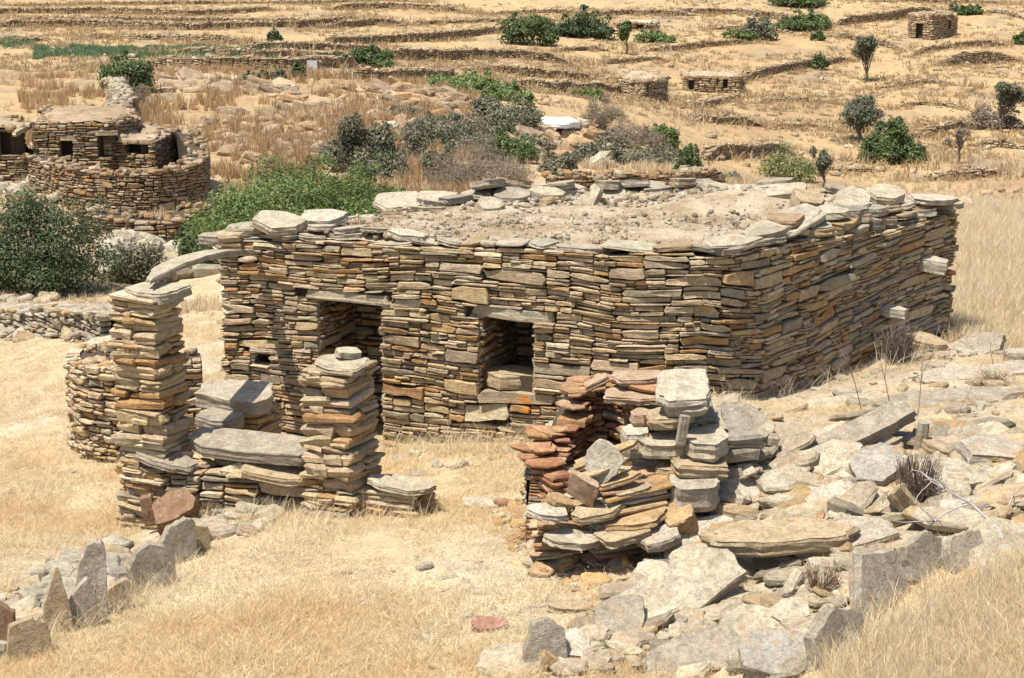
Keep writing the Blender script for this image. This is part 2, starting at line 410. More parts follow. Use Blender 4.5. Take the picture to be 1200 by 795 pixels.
def strip_core(path, z0f, z1f, inset, thick, name, parent, base, holes=(), mat=None):
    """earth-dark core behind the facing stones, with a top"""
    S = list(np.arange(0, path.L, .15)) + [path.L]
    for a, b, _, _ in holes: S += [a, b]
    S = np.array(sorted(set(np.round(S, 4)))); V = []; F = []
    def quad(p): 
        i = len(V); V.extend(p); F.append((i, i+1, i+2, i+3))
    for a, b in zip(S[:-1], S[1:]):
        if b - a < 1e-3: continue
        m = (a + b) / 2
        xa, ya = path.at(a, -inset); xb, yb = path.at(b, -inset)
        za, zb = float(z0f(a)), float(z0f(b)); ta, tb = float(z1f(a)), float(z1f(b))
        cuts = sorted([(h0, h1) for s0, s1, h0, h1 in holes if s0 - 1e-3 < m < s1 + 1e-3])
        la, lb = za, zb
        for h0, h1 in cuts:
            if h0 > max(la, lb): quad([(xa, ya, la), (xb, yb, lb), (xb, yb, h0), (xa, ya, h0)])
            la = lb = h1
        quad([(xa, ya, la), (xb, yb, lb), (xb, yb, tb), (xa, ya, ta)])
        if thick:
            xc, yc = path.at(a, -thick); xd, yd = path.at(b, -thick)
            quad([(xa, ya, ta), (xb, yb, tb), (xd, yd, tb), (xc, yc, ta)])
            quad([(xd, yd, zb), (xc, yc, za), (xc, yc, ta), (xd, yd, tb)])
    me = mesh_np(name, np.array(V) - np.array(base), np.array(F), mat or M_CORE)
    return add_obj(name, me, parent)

# ------------------------------------------------------------------ loose slabs
def slab_geo(rng, n, Ls, Ws, Ts, p=3.0):
    """flat angular stones (M, 1+3n, 3), centred; top ring, rim ring, underside ring"""
    M = len(Ls); a = (np.arange(n)[None] + rng.uniform(-.33, .33, (M, n))) / n * 2 * math.pi + rng.uniform(0, 6.28, (M, 1))
    c, s = np.cos(a), np.sin(a)
    r = (np.abs(c)**p + np.abs(s)**p) ** (-1 / p) * rng.uniform(.80, 1.05, (M, n))
    x = c * r * Ls[:, None] / 2; y = s * r * Ws[:, None] / 2; T = Ts[:, None]
    if p >= 7 and n == 8:      # quarried, roughly rectangular outline
        bx = np.array([-1, 0, 1, 1, 1, 0, -1, -1.])[None]; by = np.array([-1, -1, -1, 0, 1, 1, 1, 0.])[None]
        x = (bx * rng.uniform(.84, 1.04, (M, n)) + rng.uniform(-.22, .22, (M, n)) * (bx == 0)) * Ls[:, None] / 2
        y = (by * rng.uniform(.84, 1.04, (M, n)) + rng.uniform(-.22, .22, (M, n)) * (by == 0)) * Ws[:, None] / 2
        c = bx * 1.; s = by * 1.
    V = np.zeros((M, 1 + 3 * n, 3)); zt = T * .5 + rng.uniform(-.16, .12, (M, n)) * T + rng.uniform(-.12, .12, (M, 1)) * T * c
    k = 1 - np.clip(T * rng.uniform(.15, .45, (M, n)) / np.hypot(x, y), .02, .4)
    V[:, 0] = np.stack([x.mean(1), y.mean(1), zt.mean(1) + rng.uniform(-.05, .12, M) * Ts], 1)
    V[:, 1:1+n] = np.stack([x * k, y * k, zt], 2)
    V[:, 1+n:1+2*n] = np.stack([x, y, zt - T * rng.uniform(.25, .5, (M, n))], 2)
    V[:, 1+2*n:] = np.stack([x * rng.uniform(.8, 1.0, (M, n)), y * rng.uniform(.8, 1.0, (M, n)), -T * .5 + rng.uniform(-.08, .08, (M, n)) * T], 2)
    return V
TS8 = tmpl(8, True); TS9 = tmpl(9, True); TS6 = tmpl(6, True)
def rotm(rx, ry, rz):
    return np.array(Euler((rx, ry, rz)).to_matrix())
def emit_slabs(parent, rng, n, spec, mat, nsingle, tintmode, name='stone', rest='small_stones', base=(0, 0, 0), tints=None, minpx=9, p=3.0):
    """spec rows: x,y,z, L,W,T, rx,ry,rz"""
    spec = np.array(spec, float)
    if not len(spec): return
    V = slab_geo(rng, n, spec[:, 3], spec[:, 4], spec[:, 5], p); tint = pal(rng, len(spec), tintmode) if tints is None else tints
    Rm = np.array([rotm(*q) for q in spec[:, 6:9]])
    W = np.einsum('mij,mkj->mki', Rm, V) + spec[:, None, :3]
    T = tmpl(n, True); single = largest(W, nsingle, minpx=minpx); base = np.array(base, float)
    for i in np.where(single)[0]:
        me = mesh_np(name, V[i], list(T), mat, np.tile(tint[i], (V.shape[1], 1)))
        add_obj(name, me, parent, spec[i, :3] - base, spec[i, 6:9])
    r = ~single
    if r.any(): return emit(parent, W[r], T, tint[r], mat, None, name, rest, base)

def hero_mesh(name, seed, L, W, T, tint, mat=None, n=30, corners=None, layers=5, rough=1.0, point=0.0, outline=None):
    """a large slab with split, layered edges"""
    rng = np.random.default_rng(seed)
    k = corners or int(rng.integers(6, 9)); ca = (np.arange(k) + rng.uniform(-.25, .25, k)) / k * 2 * math.pi + rng.uniform(0, 1)
    p = 5.; cr = (np.abs(np.cos(ca))**p + np.abs(np.sin(ca))**p) ** (-1 / p) * rng.uniform(.86, 1.06, k)
    cx, cy = np.cos(ca) * cr, np.sin(ca) * cr
    if outline: cx, cy = np.array(outline, float).T; k = len(cx)
    cx, cy = np.append(cx, cx[0]), np.append(cy, cy[0])
    t = np.linspace(0, k, n, endpoint=False); bx, by = np.interp(t, range(k + 1), cx), np.interp(t, range(k + 1), cy)
    if point: by = by * (1 - point * np.clip((bx + .2), 0, 1))
    jit = 1 + rng.normal(0, .018, n) * rough; bx, by = bx * jit * L / 2, by * jit * W / 2
    ar = rng.uniform(0, 6.28)
    sc_ = min(1, max(L, W) / 1.2) ** 2 * .8
    def zsurf(x, y, sd):
        return (fbm(x / .22 + sd, y / .22, seed, 3) * .035 + fbm(x / .6 + sd, y / .6, seed + 5, 2) * .05) * rough * min(1, T / .09) * sc_
    rings = []
    for f in (.35, .7, .955): rings.append(np.stack([bx * f, by * f, T / 2 + zsurf(bx * f, by * f, 3) ], 1))
    zl = np.linspace(.46, -.47, layers + 1)
    off = 1.0
    for i, z in enumerate(zl):
        off_n = 1 + rng.uniform(-.06, .02) * rough
        wob = 1 + vnoise(np.arange(n) * .8, np.full(n, i * 1.7), seed) * .07 * rough
        m = off_n * wob - (.015 if i in (0, layers) else 0)
        zz = z * T + vnoise(np.arange(n) * .21, np.full(n, 3.3), seed) * .10 * T
        rings.append(np.stack([bx * m, by * m, zz + (zsurf(bx, by, 3) * .7)], 1))
    rings.append(np.stack([bx * .75, by * .75, np.full(n, -.52 * T) + zsurf(bx, by, 9) * .4], 1))
    V = [np.array([[0, 0, T / 2 + zsurf(np.zeros(1), np.zeros(1), 3)[0]]])] + rings + [np.array([[0, 0, -.52 * T]])]
    V = np.vstack(V); F3 = [(0, 1 + i, 1 + (i + 1) % n) for i in range(n)]; F4 = []
    for r in range(len(rings) - 1):
        o = 1 + r * n; F4 += [(o + i, o + n + i, o + n + (i + 1) % n, o + (i + 1) % n) for i in range(n)]
    o = 1 + (len(rings) - 1) * n; e = len(V) - 1
    F3 += [(e, o + (i + 1) % n, o + i) for i in range(n)]
    return mesh_np(name, V, [np.array(F3), np.array(F4)], mat or M_SLAB, np.tile(tint, (len(V), 1)))
C_ = dict(pale=(.45,.39,.285), grey=(.345,.30,.23), white=(.50,.445,.35), tan=(.43,.335,.21), ochre=(.44,.30,.16), dark=(.28,.25,.21), red=(.38,.20,.14), brown=(.27,.165,.10), bluegrey=(.36,.33,.28), pink=(.43,.31,.205), warm=(.43,.37,.29))
_hs = [100]
def hero(name, label, cat, px, py, L, W, T, rot=(0, 0, 0), col='pale', dz=0., D=None, group=None, parent=None, base=None, **kw):
    _hs[0] += 1
    g = G(px, py) if D is None else P(px, py, D)
    me = hero_mesh(name, _hs[0], L, W, T, C_[col], **kw)
    loc = g + np.array([0, 0, dz])
    o = add_obj(name, me, parent, loc - (np.array(base) if parent else 0), [R(a) for a in rot])
    if label: tag(o, label, cat, group)
    return o
# ------------------------------------------------------------------ terrace walls (polylines first: they step the ground)
# foot line in the photograph, height m, label, step fade m
TW = [
 ([(0,17),(120,16),(220,20),(312,15)], .9, 'topmost dry stone terrace wall at left with a tumbled patch near its right end', 9),
 ([(0,33),(110,32),(230,37),(330,33),(408,27)], .9, 'long dark terrace wall directly below the topmost left one', 7),
 ([(95,47),(180,49),(275,52)], .7, 'short rubble terrace wall just above the green crop strip', 5),
 ([(165,81),(260,82),(345,84),(400,80)], 1.0, 'grey dry stone wall along the lower edge of the pale green strip', 6),
 ([(400,12),(460,10),(528,15)], 1.0, 'dark rubbly terrace wall at the top edge just left of centre', 8),
 ([(400,32),(440,30),(468,31)], .9, 'short thick terrace wall end left of the big dark shrubs', 6),
 ([(484,31),(560,29),(640,26)], .7, 'thin terrace wall running up to the first big round shrub from the left', 6),
 ([(398,53),(470,50),(520,47),(590,40)], 1.0, 'tall dark terrace wall ending below the round grey-green shrub', 6),
 ([(455,70),(540,71),(600,71),(656,76)], 1.2, 'thick straight terrace wall starting right of the flat green bush', 6),
 ([(555,85),(620,91),(688,96)], .9, 'slanting dry stone wall above the bright green reeds', 5),
 ([(585,103),(650,110),(716,112)], 1.0, 'curving dry stone wall just right of the bright green reeds', 5),
 ([(400,93),(450,96),(520,93)], .9, 'broken dry stone wall above the orange rock ledge', 5),
 ([(700,19),(740,17),(800,19)], .7, 'faint terrace wall at the top behind the small umbrella-shaped tree', 7),
 ([(770,62),(820,56),(868,52)], .7, 'low bank wall below the twin mounds of bush right of centre', 6),
 ([(800,17),(860,17),(922,25)], 1.0, 'upper terrace wall running left of the low green bushes', 7),
 ([(976,30),(1030,25),(1100,14)], 1.3, 'rising thick stone wall left of the roofless stone house', 7),
 ([(965,43),(1010,51),(1058,62)], 1.0, 'descending dark field wall in front of the roofless stone house', 6),
 ([(865,97),(920,84),(1008,72)], 1.0, 'long field wall climbing from the two dark doorways to the grey olive', 6),
 ([(1066,68),(1120,60),(1186,54)], 1.1, 'curved stone wall below the roofless stone house', 6),
 ([(1096,78),(1150,74),(1200,72)], 1.4, 'thick dark terrace wall at the right edge below the stone house', 6),
 ([(1140,15),(1170,17),(1200,24)], .8, 'short stone wall in the upper right corner', 6),
 ([(803,129),(840,124),(873,115)], .7, 'low crumbled wall beneath the two dark doorways', 5),
 ([(805,144),(850,147),(897,149)], .8, 'short straight terrace wall in the middle of the pale right slope', 5),
 ([(822,188),(870,186),(935,182)], 1.1, 'stout rubble wall left of the round dark green bush', 5),
 ([(1072,162),(1110,158),(1146,150)], 1.0, 'dark wall behind and right of the round dark green bush', 5),
 ([(1132,172),(1165,172),(1200,174)], 1.0, 'light topped wall behind the small bare tree at right', 5),
 ([(1066,214),(1130,212),(1200,206)], .7, 'low brown wall just above the stones of the right-hand field', 5),
 ([(1010,194),(1040,193),(1080,195)], .5, 'thin low wall under the round dark green bush', 4),
 ([(0,53),(40,51),(88,50)], .6, 'short terrace wall at the left edge by the bright green crop', 5),
]
TW += [([(0,8),(150,7),(330,6),(500,4)], .6, 'faint dry stone line along the very top left of the picture', 8),
 ([(0,26),(150,25),(300,27),(420,24)], .5, 'thin dry stone line between the two uppermost long left terrace walls', 6),
 ([(280,60),(370,58),(455,60)], .7, 'thin terrace line running from the green strip to the flat green bush', 5),
 ([(560,18),(650,16),(700,18)], .6, 'faint dry stone line above the first big round shrub', 6),
 ([(700,76),(760,72),(800,74)], .6, 'faint wall line between the pale-roofed hut and the mounds of bush', 5),
 ([(640,62),(690,60),(735,66)], .6, 'faint wall line below the darker big round shrub', 5),
 ([(880,122),(930,119),(985,122)], .45, 'faint stone line on the bare slope left of the slender olive', 5),
 ([(905,152),(950,149),(990,152)], .4, 'faint stone line left of the tallest olive tree', 5),
 ([(1030,105),(1090,98),(1130,103)], .5, 'faint stone line right of the slender olive', 5),
 ([(1040,128),(1090,124),(1140,132)], .5, 'faint stone line above the round dark green bush', 5),
 ([(930,200),(1000,205),(1060,203)], .5, 'faint brown bank line above the small olive by the roof', 5),
 ([(1000,5),(1080,4),(1190,6)], .6, 'faint dry stone line along the very top right of the picture', 6),
 ([(820,36),(880,34),(930,40)], .5, 'faint wall line below the upper left of the bush row', 5),
 ([(180,64),(300,66),(420,67)], .5, 'pale stone line along the middle of the green strip', 5)]
TW = [([(p[0][0] - 22, p[0][1] + (p[0][1] - p[1][1]) * .25)] + p + [(p[-1][0] + 22, p[-1][1] + (p[-1][1] - p[-2][1]) * .25)] if i < 15 else p, h * .72, l, f) for i, (p, h, l, f) in enumerate(TW)]
tw_paths = []
for pts, h, label, Lf in TW:
    g = np.array([G(px, py, False) for px, py in pts]); g = g[np.argsort(g[:, 0])]
    tw_paths.append(g)
for (pts, h, label, Lf), g in zip(TW, tw_paths): TERR.append((g[:, 0], g[:, 1], h * .85, Lf))

# ------------------------------------------------------------------ ground sheet
def green_mask(x, y, z):
    px, py = proj(x, y, z); py = py + fbm(px / 18, py / 5, 40, 3) * 5
    lower = np.clip(1 - np.abs(py - 62) / 7, 0, 1) * (px < 322) * (px > 40) + np.clip(1 - np.abs(py - 50) / 6, 0, 1) * np.clip((45 - px) / 14, 0, 1)
    return np.clip(lower * 2.2, 0, 1) * (y > 90)
GREEN_XY = None
def build_ground():
    u = np.concatenate([-np.geomspace(2.6, .36, 46)[:-1], np.linspace(-.36, .36, 430), np.geomspace(.36, 2.6, 46)[1:]])
    y = np.exp(np.concatenate([np.linspace(np.log(1.2), np.log(8), 40)[:-1], np.linspace(np.log(8), np.log(300), 500), np.linspace(np.log(300), np.log(1500), 30)[1:]]))
    Yg, Ug = np.meshgrid(y, u, indexing='ij'); X = Ug * Yg
    Z = ground(X, Yg)
    nr, nc = X.shape
    V = np.stack([X, Yg, Z], -1).reshape(-1, 3)
    i = np.arange(nr - 1)[:, None] * nc + np.arange(nc - 1)[None]
    F = np.stack([i, i + 1, i + nc + 1, i + nc], -1).reshape(-1, 4)
    x, yy, z = V.T
    straw = np.array([.54, .42, .255]); soil = np.array([.38, .28, .18]); pale = np.array([.54, .455, .32]); rust = np.array([.42, .27, .15]); grey = np.array([.36, .31, .25])
    far = np.clip((yy - 34) / 30, 0, 1)[:, None]
    n1 = fbm(x / 1.7, yy / 1.7, 21, 4)[:, None]; n2 = fbm(x / 7, yy / 10, 23, 4)[:, None]; n3 = fbm(x / 2.2, yy / 4.5, 29, 4)[:, None]
    near = straw + (pale - straw) * np.clip(n1 * 2 + .3, 0, 1) + (soil - straw) * np.clip(n2 * 1.2 - .2, 0, .5)
    fr = np.array([.44, .315, .16]); fr = fr + (np.array([.34, .22, .12]) - fr) * np.clip(n2 * 1.3 + .15, 0, .8); fr = fr + (np.array([.27, .215, .14]) - fr) * np.clip(n3 * 1.9 - .1, 0, .8)
    c = near * (1 - far) + fr * far
    px, py = proj(x, yy, z)
    # bare, eroded earth of the gully behind the house
    gl = np.clip(1 - np.abs(px - 560) / 260, 0, 1) * np.clip(1 - np.abs(py - 165) / 75, 0, 1) * (yy > 34) * (yy < 110)
    gl = np.clip(gl * 2 + fbm(x / 3, yy / 4, 31, 3) * .6, 0, 1)[:, None] * (gl[:, None] > 0)
    c = c * (1 - .55 * gl) + np.array([.45, .31, .20]) * .55 * gl
    # stony, rubble covered slope at the right of the foreground
    rb = (np.clip((px - 690) / 120, 0, 1) * (yy < 19) * np.clip((700 - (py - (px - 800) * -.35) + 80) / 60, 0, 1))[:, None]
    c = c * (1 - .5 * rb) + np.array([.44, .38, .29]) * .5 * rb
    g = green_mask(x, yy, z)[:, None] * .75
    c = c * (1 - g) + np.array([.21, .26, .13]) * g
    c = np.clip(c, .03, .8)
    m, nt, b = new_mat('dry stony earth'); L = nt.links
    tc = nn(nt, 'ShaderNodeTexCoord'); v = tc.outputs['Object']; at = nn(nt, 'ShaderNodeAttribute', attribute_name='tint')
    a1 = noise(nt, v, 38, 5, .8); a2 = noise(nt, mapping(nt, v, (1, 1, .3)), 3.2, 6, .75); a3 = noise(nt, v, .8, 6, .72)
    cc = mixc(nt, 1, at.outputs['Color'], ramp(nt, a1, [(.30, (.55, .52, .48)), (.5, (1, 1, 1)), (.72, (1.22, 1.2, 1.16))]), 'MULTIPLY')
    cc = mixc(nt, 1, cc, ramp(nt, a2, [(.33, (.66, .62, .56)), (.5, (1, 1, 1)), (.68, (1.16, 1.15, 1.12))]), 'MULTIPLY')
    cc = mixc(nt, 1, cc, ramp(nt, a3, [(.35, (.80, .76, .72)), (.5, (1, 1, 1)), (.66, (1.10, 1.09, 1.07))]), 'MULTIPLY')
    L.new(cc, b.inputs['Base Color'])
    bp = nn(nt, 'ShaderNodeBump'); bp.inputs['Strength'].default_value = .7; bp.inputs['Distance'].default_value = .05
    hs = nn(nt, 'ShaderNodeMath', operation='ADD'); L.new(a1, hs.inputs[0]); L.new(a2, hs.inputs[1]); L.new(hs.outputs[0], bp.inputs['Height']); L.new(bp.outputs[0], b.inputs['Normal'])
    o = add_obj('ground', mesh_np('ground', V, F, m, c, True)); o['kind'] = 'structure'; o['label'] = 'dry straw-coloured hillside ground stepping up in terraces'
    # ground that carries on behind the viewpoint
    s = 60.; z0 = float(ground(0., 1.2)); V2 = [(-s, -s, z0 - 1), (s, -s, z0 - 1), (s, 1.6, z0 - .6), (-s, 1.6, z0 - .6)]
    o2 = add_obj('rear_ground', mesh_np('rear_ground', V2, np.array([[0, 1, 2, 3]]), m, np.tile(straw, (4, 1)))); o2['kind'] = 'structure'
build_ground()

# ------------------------------------------------------------------ terrace walls
def rubble_wall(rng, path, zb, zt, thick, Lr, Tr, mode, mat, name='terrace_wall', label=None, cat='stone wall', group=None, n=6, ds=.04, proud=.06, topn=5, closed_ends=True):
    """a single-mesh dry stone wall: facing stones, top stones, earth core; zb/zt = z as functions of s"""
    z0 = float(min(zb(path.S))) - .2
    base = np.array([*path.at(path.L / 2), float(zb(path.L / 2))])
    root = empty(name, base, label, cat, group)
    S = pack(rng, path.L, lambda s: zb(s) - z0 - .1, lambda s: zt(s) - z0, Lr, Tr, ds)
    if len(S):
        V = face_stones(rng, S, .012, .02, .15, proud, n=n)
        W = to_world(path, V, z0); emit(root, W, tmpl(n), pal(rng, len(S), mode), mat, base=base, rest='facing_stones')
    k = int(path.L * thick * topn); sp = []
    for _ in range(k):
        s = rng.uniform(0, path.L); o = -rng.uniform(-.06, thick); x, y = path.at(s, o); L = rng.uniform(*Lr) * .9
        sp.append((x, y, float(zt(s)) + rng.uniform(-.03, .07), L, L * rng.uniform(.5, .9), rng.uniform(*Tr) * .9, rng.normal(0, .18), rng.normal(0, .18), rng.uniform(0, 6.28)))
    emit_slabs(root, rng, 6, sp, mat, 0, mode, rest='top_stones', base=base)
    strip_core(path, lambda s: zb(s) - .4, lambda s: zt(s) - .04, .05, thick, 'earth_core', root, base, mat=M_CORE)
    return root
RW = np.random.default_rng(77)
for (pts, h, label, Lf), g in zip(TW, tw_paths):
    p = Path([q[:2] for q in g], .8)
    D = float(g[:, 1].mean()); sc = .5 + D / 330
    nz = lambda s, p=p, h=h: fbm(s / 2.3, s * 0 + h * 9 + p.L, 51, 3) * .20 * h
    zb = lambda s, p=p: base_z(*p.at(s, .15)) - .1
    endf = lambda s, p=p: np.clip(np.minimum(s, p.L - s) / 3.0, .02, 1)
    zt = lambda s, p=p, h=h, nz=nz, endf=endf: base_z(*p.at(s, .15)) + (h + nz(s)) * endf(s) + .05
    rubble_wall(RW, p, zb, zt, .55, (.22 * sc, .7 * sc), (.10 * sc, .24 * sc), 'far', M_FARSTONE, label=label, group='dry stone terrace walls on the hillside')

# ------------------------------------------------------------------ the roofed stone building
RH = np.random.default_rng(2024)
HL, HC, HR = np.array([-3.42, 18.45]), np.array([2.02, 16.5]), np.array([5.66, 20.4])
HP = Path([(-1.25, 20.2), (-2.55, 19.2), HL, HC, HR, (3.5, 21.75), (-.2, 21.3)], r=[.3, .3, .10, .55, .14, .3, .5], closed=True, step=.03)
def s_near(x, y): return float(HP.S[np.argmin((HP.X - x)**2 + (HP.Y - y)**2)])
sL, sC, sR = s_near(*HL), s_near(*HC), s_near(*HR)
HZ0 = CZ - 5.9
_ts = [0, sL, sL + 2.6, sC, sC + 2, sR, sR + 2, HP.L]; _tz = [-2.84, -2.93, -2.84, -2.80, -2.83, -2.99, -2.82, -2.80]
def h_top(s): return CZ + np.interp(s, _ts, _tz) + vnoise(np.asarray(s) * 2.1, np.asarray(s) * 0, 8) * .07
def h_base(s): return ground(*HP.at(s, .02)) - .10
def hwarp(s, h):
    k = np.clip((s - sC) / 1.0, 0, 1) * np.clip((sR + .3 - s) / .5, 0, 1)
    lf = np.clip((s - sL) / .5, 0, 1) * np.clip((sC - s) / 1.0, 0, 1)
    fade = np.clip((h) / .4, 0, 1) * np.clip((3.06 - h) / .25, 0, 1)
    return (fbm(s / 1.15, h / .9, 61, 2) * .10 + k * .085 * (s - (sC + sR) / 2) - lf * .018 * (s - (sL + sC) / 2)) * fade
def hz(px, py, lo, hi):
    s, z = HP.sh(px, py, lo, hi); return s, z - HZ0
d0, dh = hz(372, 352, sL, sC); d1, _ = hz(447, 352, sL, sC)
w0, wh1 = hz(561, 374, sL, sC); w1, wh0 = hz(626, 434, sL, sC); wh0 -= .09
n0, nh1 = hz(294, 417, sL, sC); n1_, nh0 = hz(318, 433, sL, sC)
LT = .12
holes = [(d0, d1, 0, dh), (w0, w1, wh0, wh1), (n0, n1_, nh0, nh1)]
brk = [(d0, d1, 0, dh + LT), (d0 - .28, d0, dh, dh + LT), (d1, d1 + .14, dh, dh + LT),
       (w0, w1, wh0 - .15, wh1 + LT), (w0 - .16, w0, wh1, wh1 + LT), (w1, w1 + .26, wh1, wh1 + LT),
       (n0, n1_, nh0, nh1 + .06), (n0 - .1, n0, nh1, nh1 + .06), (n1_, n1_ + .3, nh1, nh1 + .06)]
HB = np.array([.8, 19.2, float(ground(.8, 19.2))])
house = empty('stone_building', HB, 'low flat-roofed dry stone building with a door hole and a window hole, largest in view', 'stone building')
S = pack(RH, HP.L, lambda s: h_base(s) - HZ0, lambda s: h_top(s) - HZ0, (.09, .66), (.021, .108), .01, brk, (.15, .42))
V = face_stones(RH, S, .003, .006, .16, .058, hwarp)
W = to_world(HP, V, HZ0, -.0)
sm = S[:, :2].mean(1); front = (sm > sL - .05) & (sm < sR + .15)
tint = pal(RH, len(S), 'wall'); oc = (sm > sC) & (RH.random(len(S)) < .22); tint[oc] = pal(RH, int(oc.sum()), 'ochre')
emit(house, W, T10, tint, M_STONE, largest(W, 300, front), 'stone', 'packing_stones', HB)
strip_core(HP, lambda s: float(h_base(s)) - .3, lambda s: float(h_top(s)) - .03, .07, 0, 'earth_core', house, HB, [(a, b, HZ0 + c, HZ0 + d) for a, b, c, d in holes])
def frame_slab(name, s0, s1, h0, h1, depth, col, seed, out=.05, tilt=0):
    s = (s0 + s1) / 2; x, y = HP.at(s, out - depth / 2); nx, ny = HP.nrm(s); yaw = math.atan2(ny, nx) + math.pi / 2
    me = hero_mesh(name, seed, s1 - s0, depth, h1 - h0, C_[col], corners=6, n=26, rough=.7)
    z = HZ0 + (h0 + h1) / 2 + float(hwarp(np.array(s), np.array((h0 + h1) / 2)))
    return add_obj(name, me, house, np.array([x, y, z]) - HB, (0, tilt, yaw))
frame_slab('door_lintel', d0 - .30, d1 + .16, dh, dh + LT * .95, .42, 'pale', 11, .07, .02)
frame_slab('window_lintel', w0 - .18, w1 + .28, wh1 + .0, wh1 + LT * .95, .42, 'pale', 12, .08, .05)
frame_slab('window_sill', w0 - .02, w1 + .02, wh0 - .15, wh0 + .0, .6, 'tan', 13, .06, .02)
frame_slab('niche_lintel', n0 - .1, n1_ + .3, nh1, nh1 + .06, .3, 'warm', 14, .05)
def jamb(pts, hb, ht, name):
    p = Path(pts, .02); S_ = pack(RH, p.L, lambda s: s * 0 + hb, lambda s: s * 0 + ht, (.10, .45), (.035, .10), .01)
    V_ = face_stones(RH, S_, .007, .012, .12, .05); emit(house, to_world(p, V_, HZ0), T10, pal(RH, len(S_), 'ochre'), M_STONE, None, 'stone', name, HB)
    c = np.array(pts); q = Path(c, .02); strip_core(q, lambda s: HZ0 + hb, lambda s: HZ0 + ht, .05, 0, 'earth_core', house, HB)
def opening(s0, s1, h0, h1, dep, w='', name=''):
    a, b = HP.at(s0, .0), HP.at(s0, -dep); c, d = HP.at(s1, -dep), HP.at(s1, .0)
    jamb([a, b], h0, h1 + .05, name + '_jamb'); jamb([c, d], h0, h1 + .05, name + '_jamb')
    jamb([HP.at(s0 - .1, -dep - .02), HP.at(s1 + .1, -dep - .02)], h0, h1 + .05, name + '_back')
    # ceiling slabs of the opening
    mid = (np.array(a) + np.array(c)) / 2; nx, ny = HP.nrm((s0 + s1) / 2); yaw = math.atan2(ny, nx) + math.pi / 2
    for k in range(3):
        x, y = HP.at((s0 + s1) / 2, -dep * (k + .9) / 3.2)
        add_obj('ceiling_slab', hero_mesh('ceiling_slab', 30 + k, (s1 - s0) + .5, dep / 2.6, .1, C_['ochre'], n=16, layers=2), house, np.array([x, y, HZ0 + h1 + .07]) - HB, (0, 0, yaw))
opening(d0, d1, .3, dh, .95, name='door')
opening(w0, w1, wh0 - .2, wh1, 1.2, name='window')
# niche: a shallow dark box
jamb([HP.at(n0, 0), HP.at(n0, -.35)], nh0 - .05, nh1 + .05, 'niche_side'); jamb([HP.at(n0 - .05, -.37), HP.at(n1_ + .05, -.37)], nh0 - .05, nh1 + .05, 'niche_back'); jamb([HP.at(n1_, -.35), HP.at(n1_, 0)], nh0 - .05, nh1 + .05, 'niche_side')

# roof earth
def build_roof():
    n = 72; ts = np.linspace(0, HP.L, n, endpoint=False); rx, ry = HP.at(ts, -.06); cx, cy = 1.1, 19.0
    fr = np.linspace(0, 1, 40); X = cx + (rx[None] - cx) * fr[:, None]; Y = cy + (ry[None] - cy) * fr[:, None]
    Z = CZ - 2.80 + fbm(X / .5, Y / .5, 71, 4) * .06 + .0 * X
    back = np.clip((Y - 19.3) / 3, 0, 1); Z = Z + back * .06 + np.exp(-((X - 3.0)**2 / .7 + (Y - 20.3)**2 / .5)) * .20
    e = np.clip((fr[:, None] - .9) / .1, 0, 1); Z = Z * (1 - e) + (h_top(ts)[None] + .01) * e
    V = np.stack([X, Y, Z], -1).reshape(-1, 3); i = np.arange(39)[:, None] * n + np.arange(n)[None]; j = np.arange(39)[:, None] * n + (np.arange(n)[None] + 1) % n
    F = np.stack([i, i + n, j + n, j], -1).reshape(-1, 4)
    m, nt, b = new_mat('gravelly roof earth'); v = nn(nt, 'ShaderNodeTexCoord').outputs['Object']
    a = noise(nt, v, 30, 6, .8); a2 = noise(nt, v, 2.2, 5, .7)
    c = ramp(nt, a, [(.3, (.26, .21, .15)), (.48, (.44, .36, .26)), (.6, (.52, .44, .33)), (.75, (.60, .53, .42))])
    c = mixc(nt, 1, c, ramp(nt, a2, [(.38, (.70, .62, .50)), (.5, (.92, .87, .78)), (.6, (1.04, 1.03, .99))]), 'MULTIPLY'); nt.links.new(c, b.inputs['Base Color'])
    bp = nn(nt, 'ShaderNodeBump'); bp.inputs['Strength'].default_value = .9; bp.inputs['Distance'].default_value = .03; nt.links.new(a, bp.inputs['Height']); nt.links.new(bp.outputs[0], b.inputs['Normal'])
    add_obj('roof', mesh_np('roof', V - HB, F, m, None, True), house)
    rng = np.random.default_rng(5); sp = []
    for _ in range(1500):
        t = rng.uniform(0, HP.L); f = math.sqrt(rng.uniform(0, 1)); px, py = HP.at(t, -.1); x = cx + (px - cx) * f; y = cy + (py - cy) * f
        k = rng.random(); L = .03 + .09 * k**3 + (.12 * rng.random() if y > 20.2 else 0)
        q = np.clip((y - 19.3) / 3, 0, 1) * .06 + math.exp(-((x - 3.0)**2 / .7 + (y - 20.3)**2 / .5)) * .20
        sp.append((x, y, CZ - 2.79 + q + rng.uniform(-.01, .02), L, L * rng.uniform(.5, .9), L * rng.uniform(.2, .5), rng.normal(0, .3), rng.normal(0, .3), rng.uniform(0, 6.28)))
    emit_slabs(house, rng, 6, sp, M_STONE, 0, 'pale', rest='roof_gravel', base=HB)
build_roof()

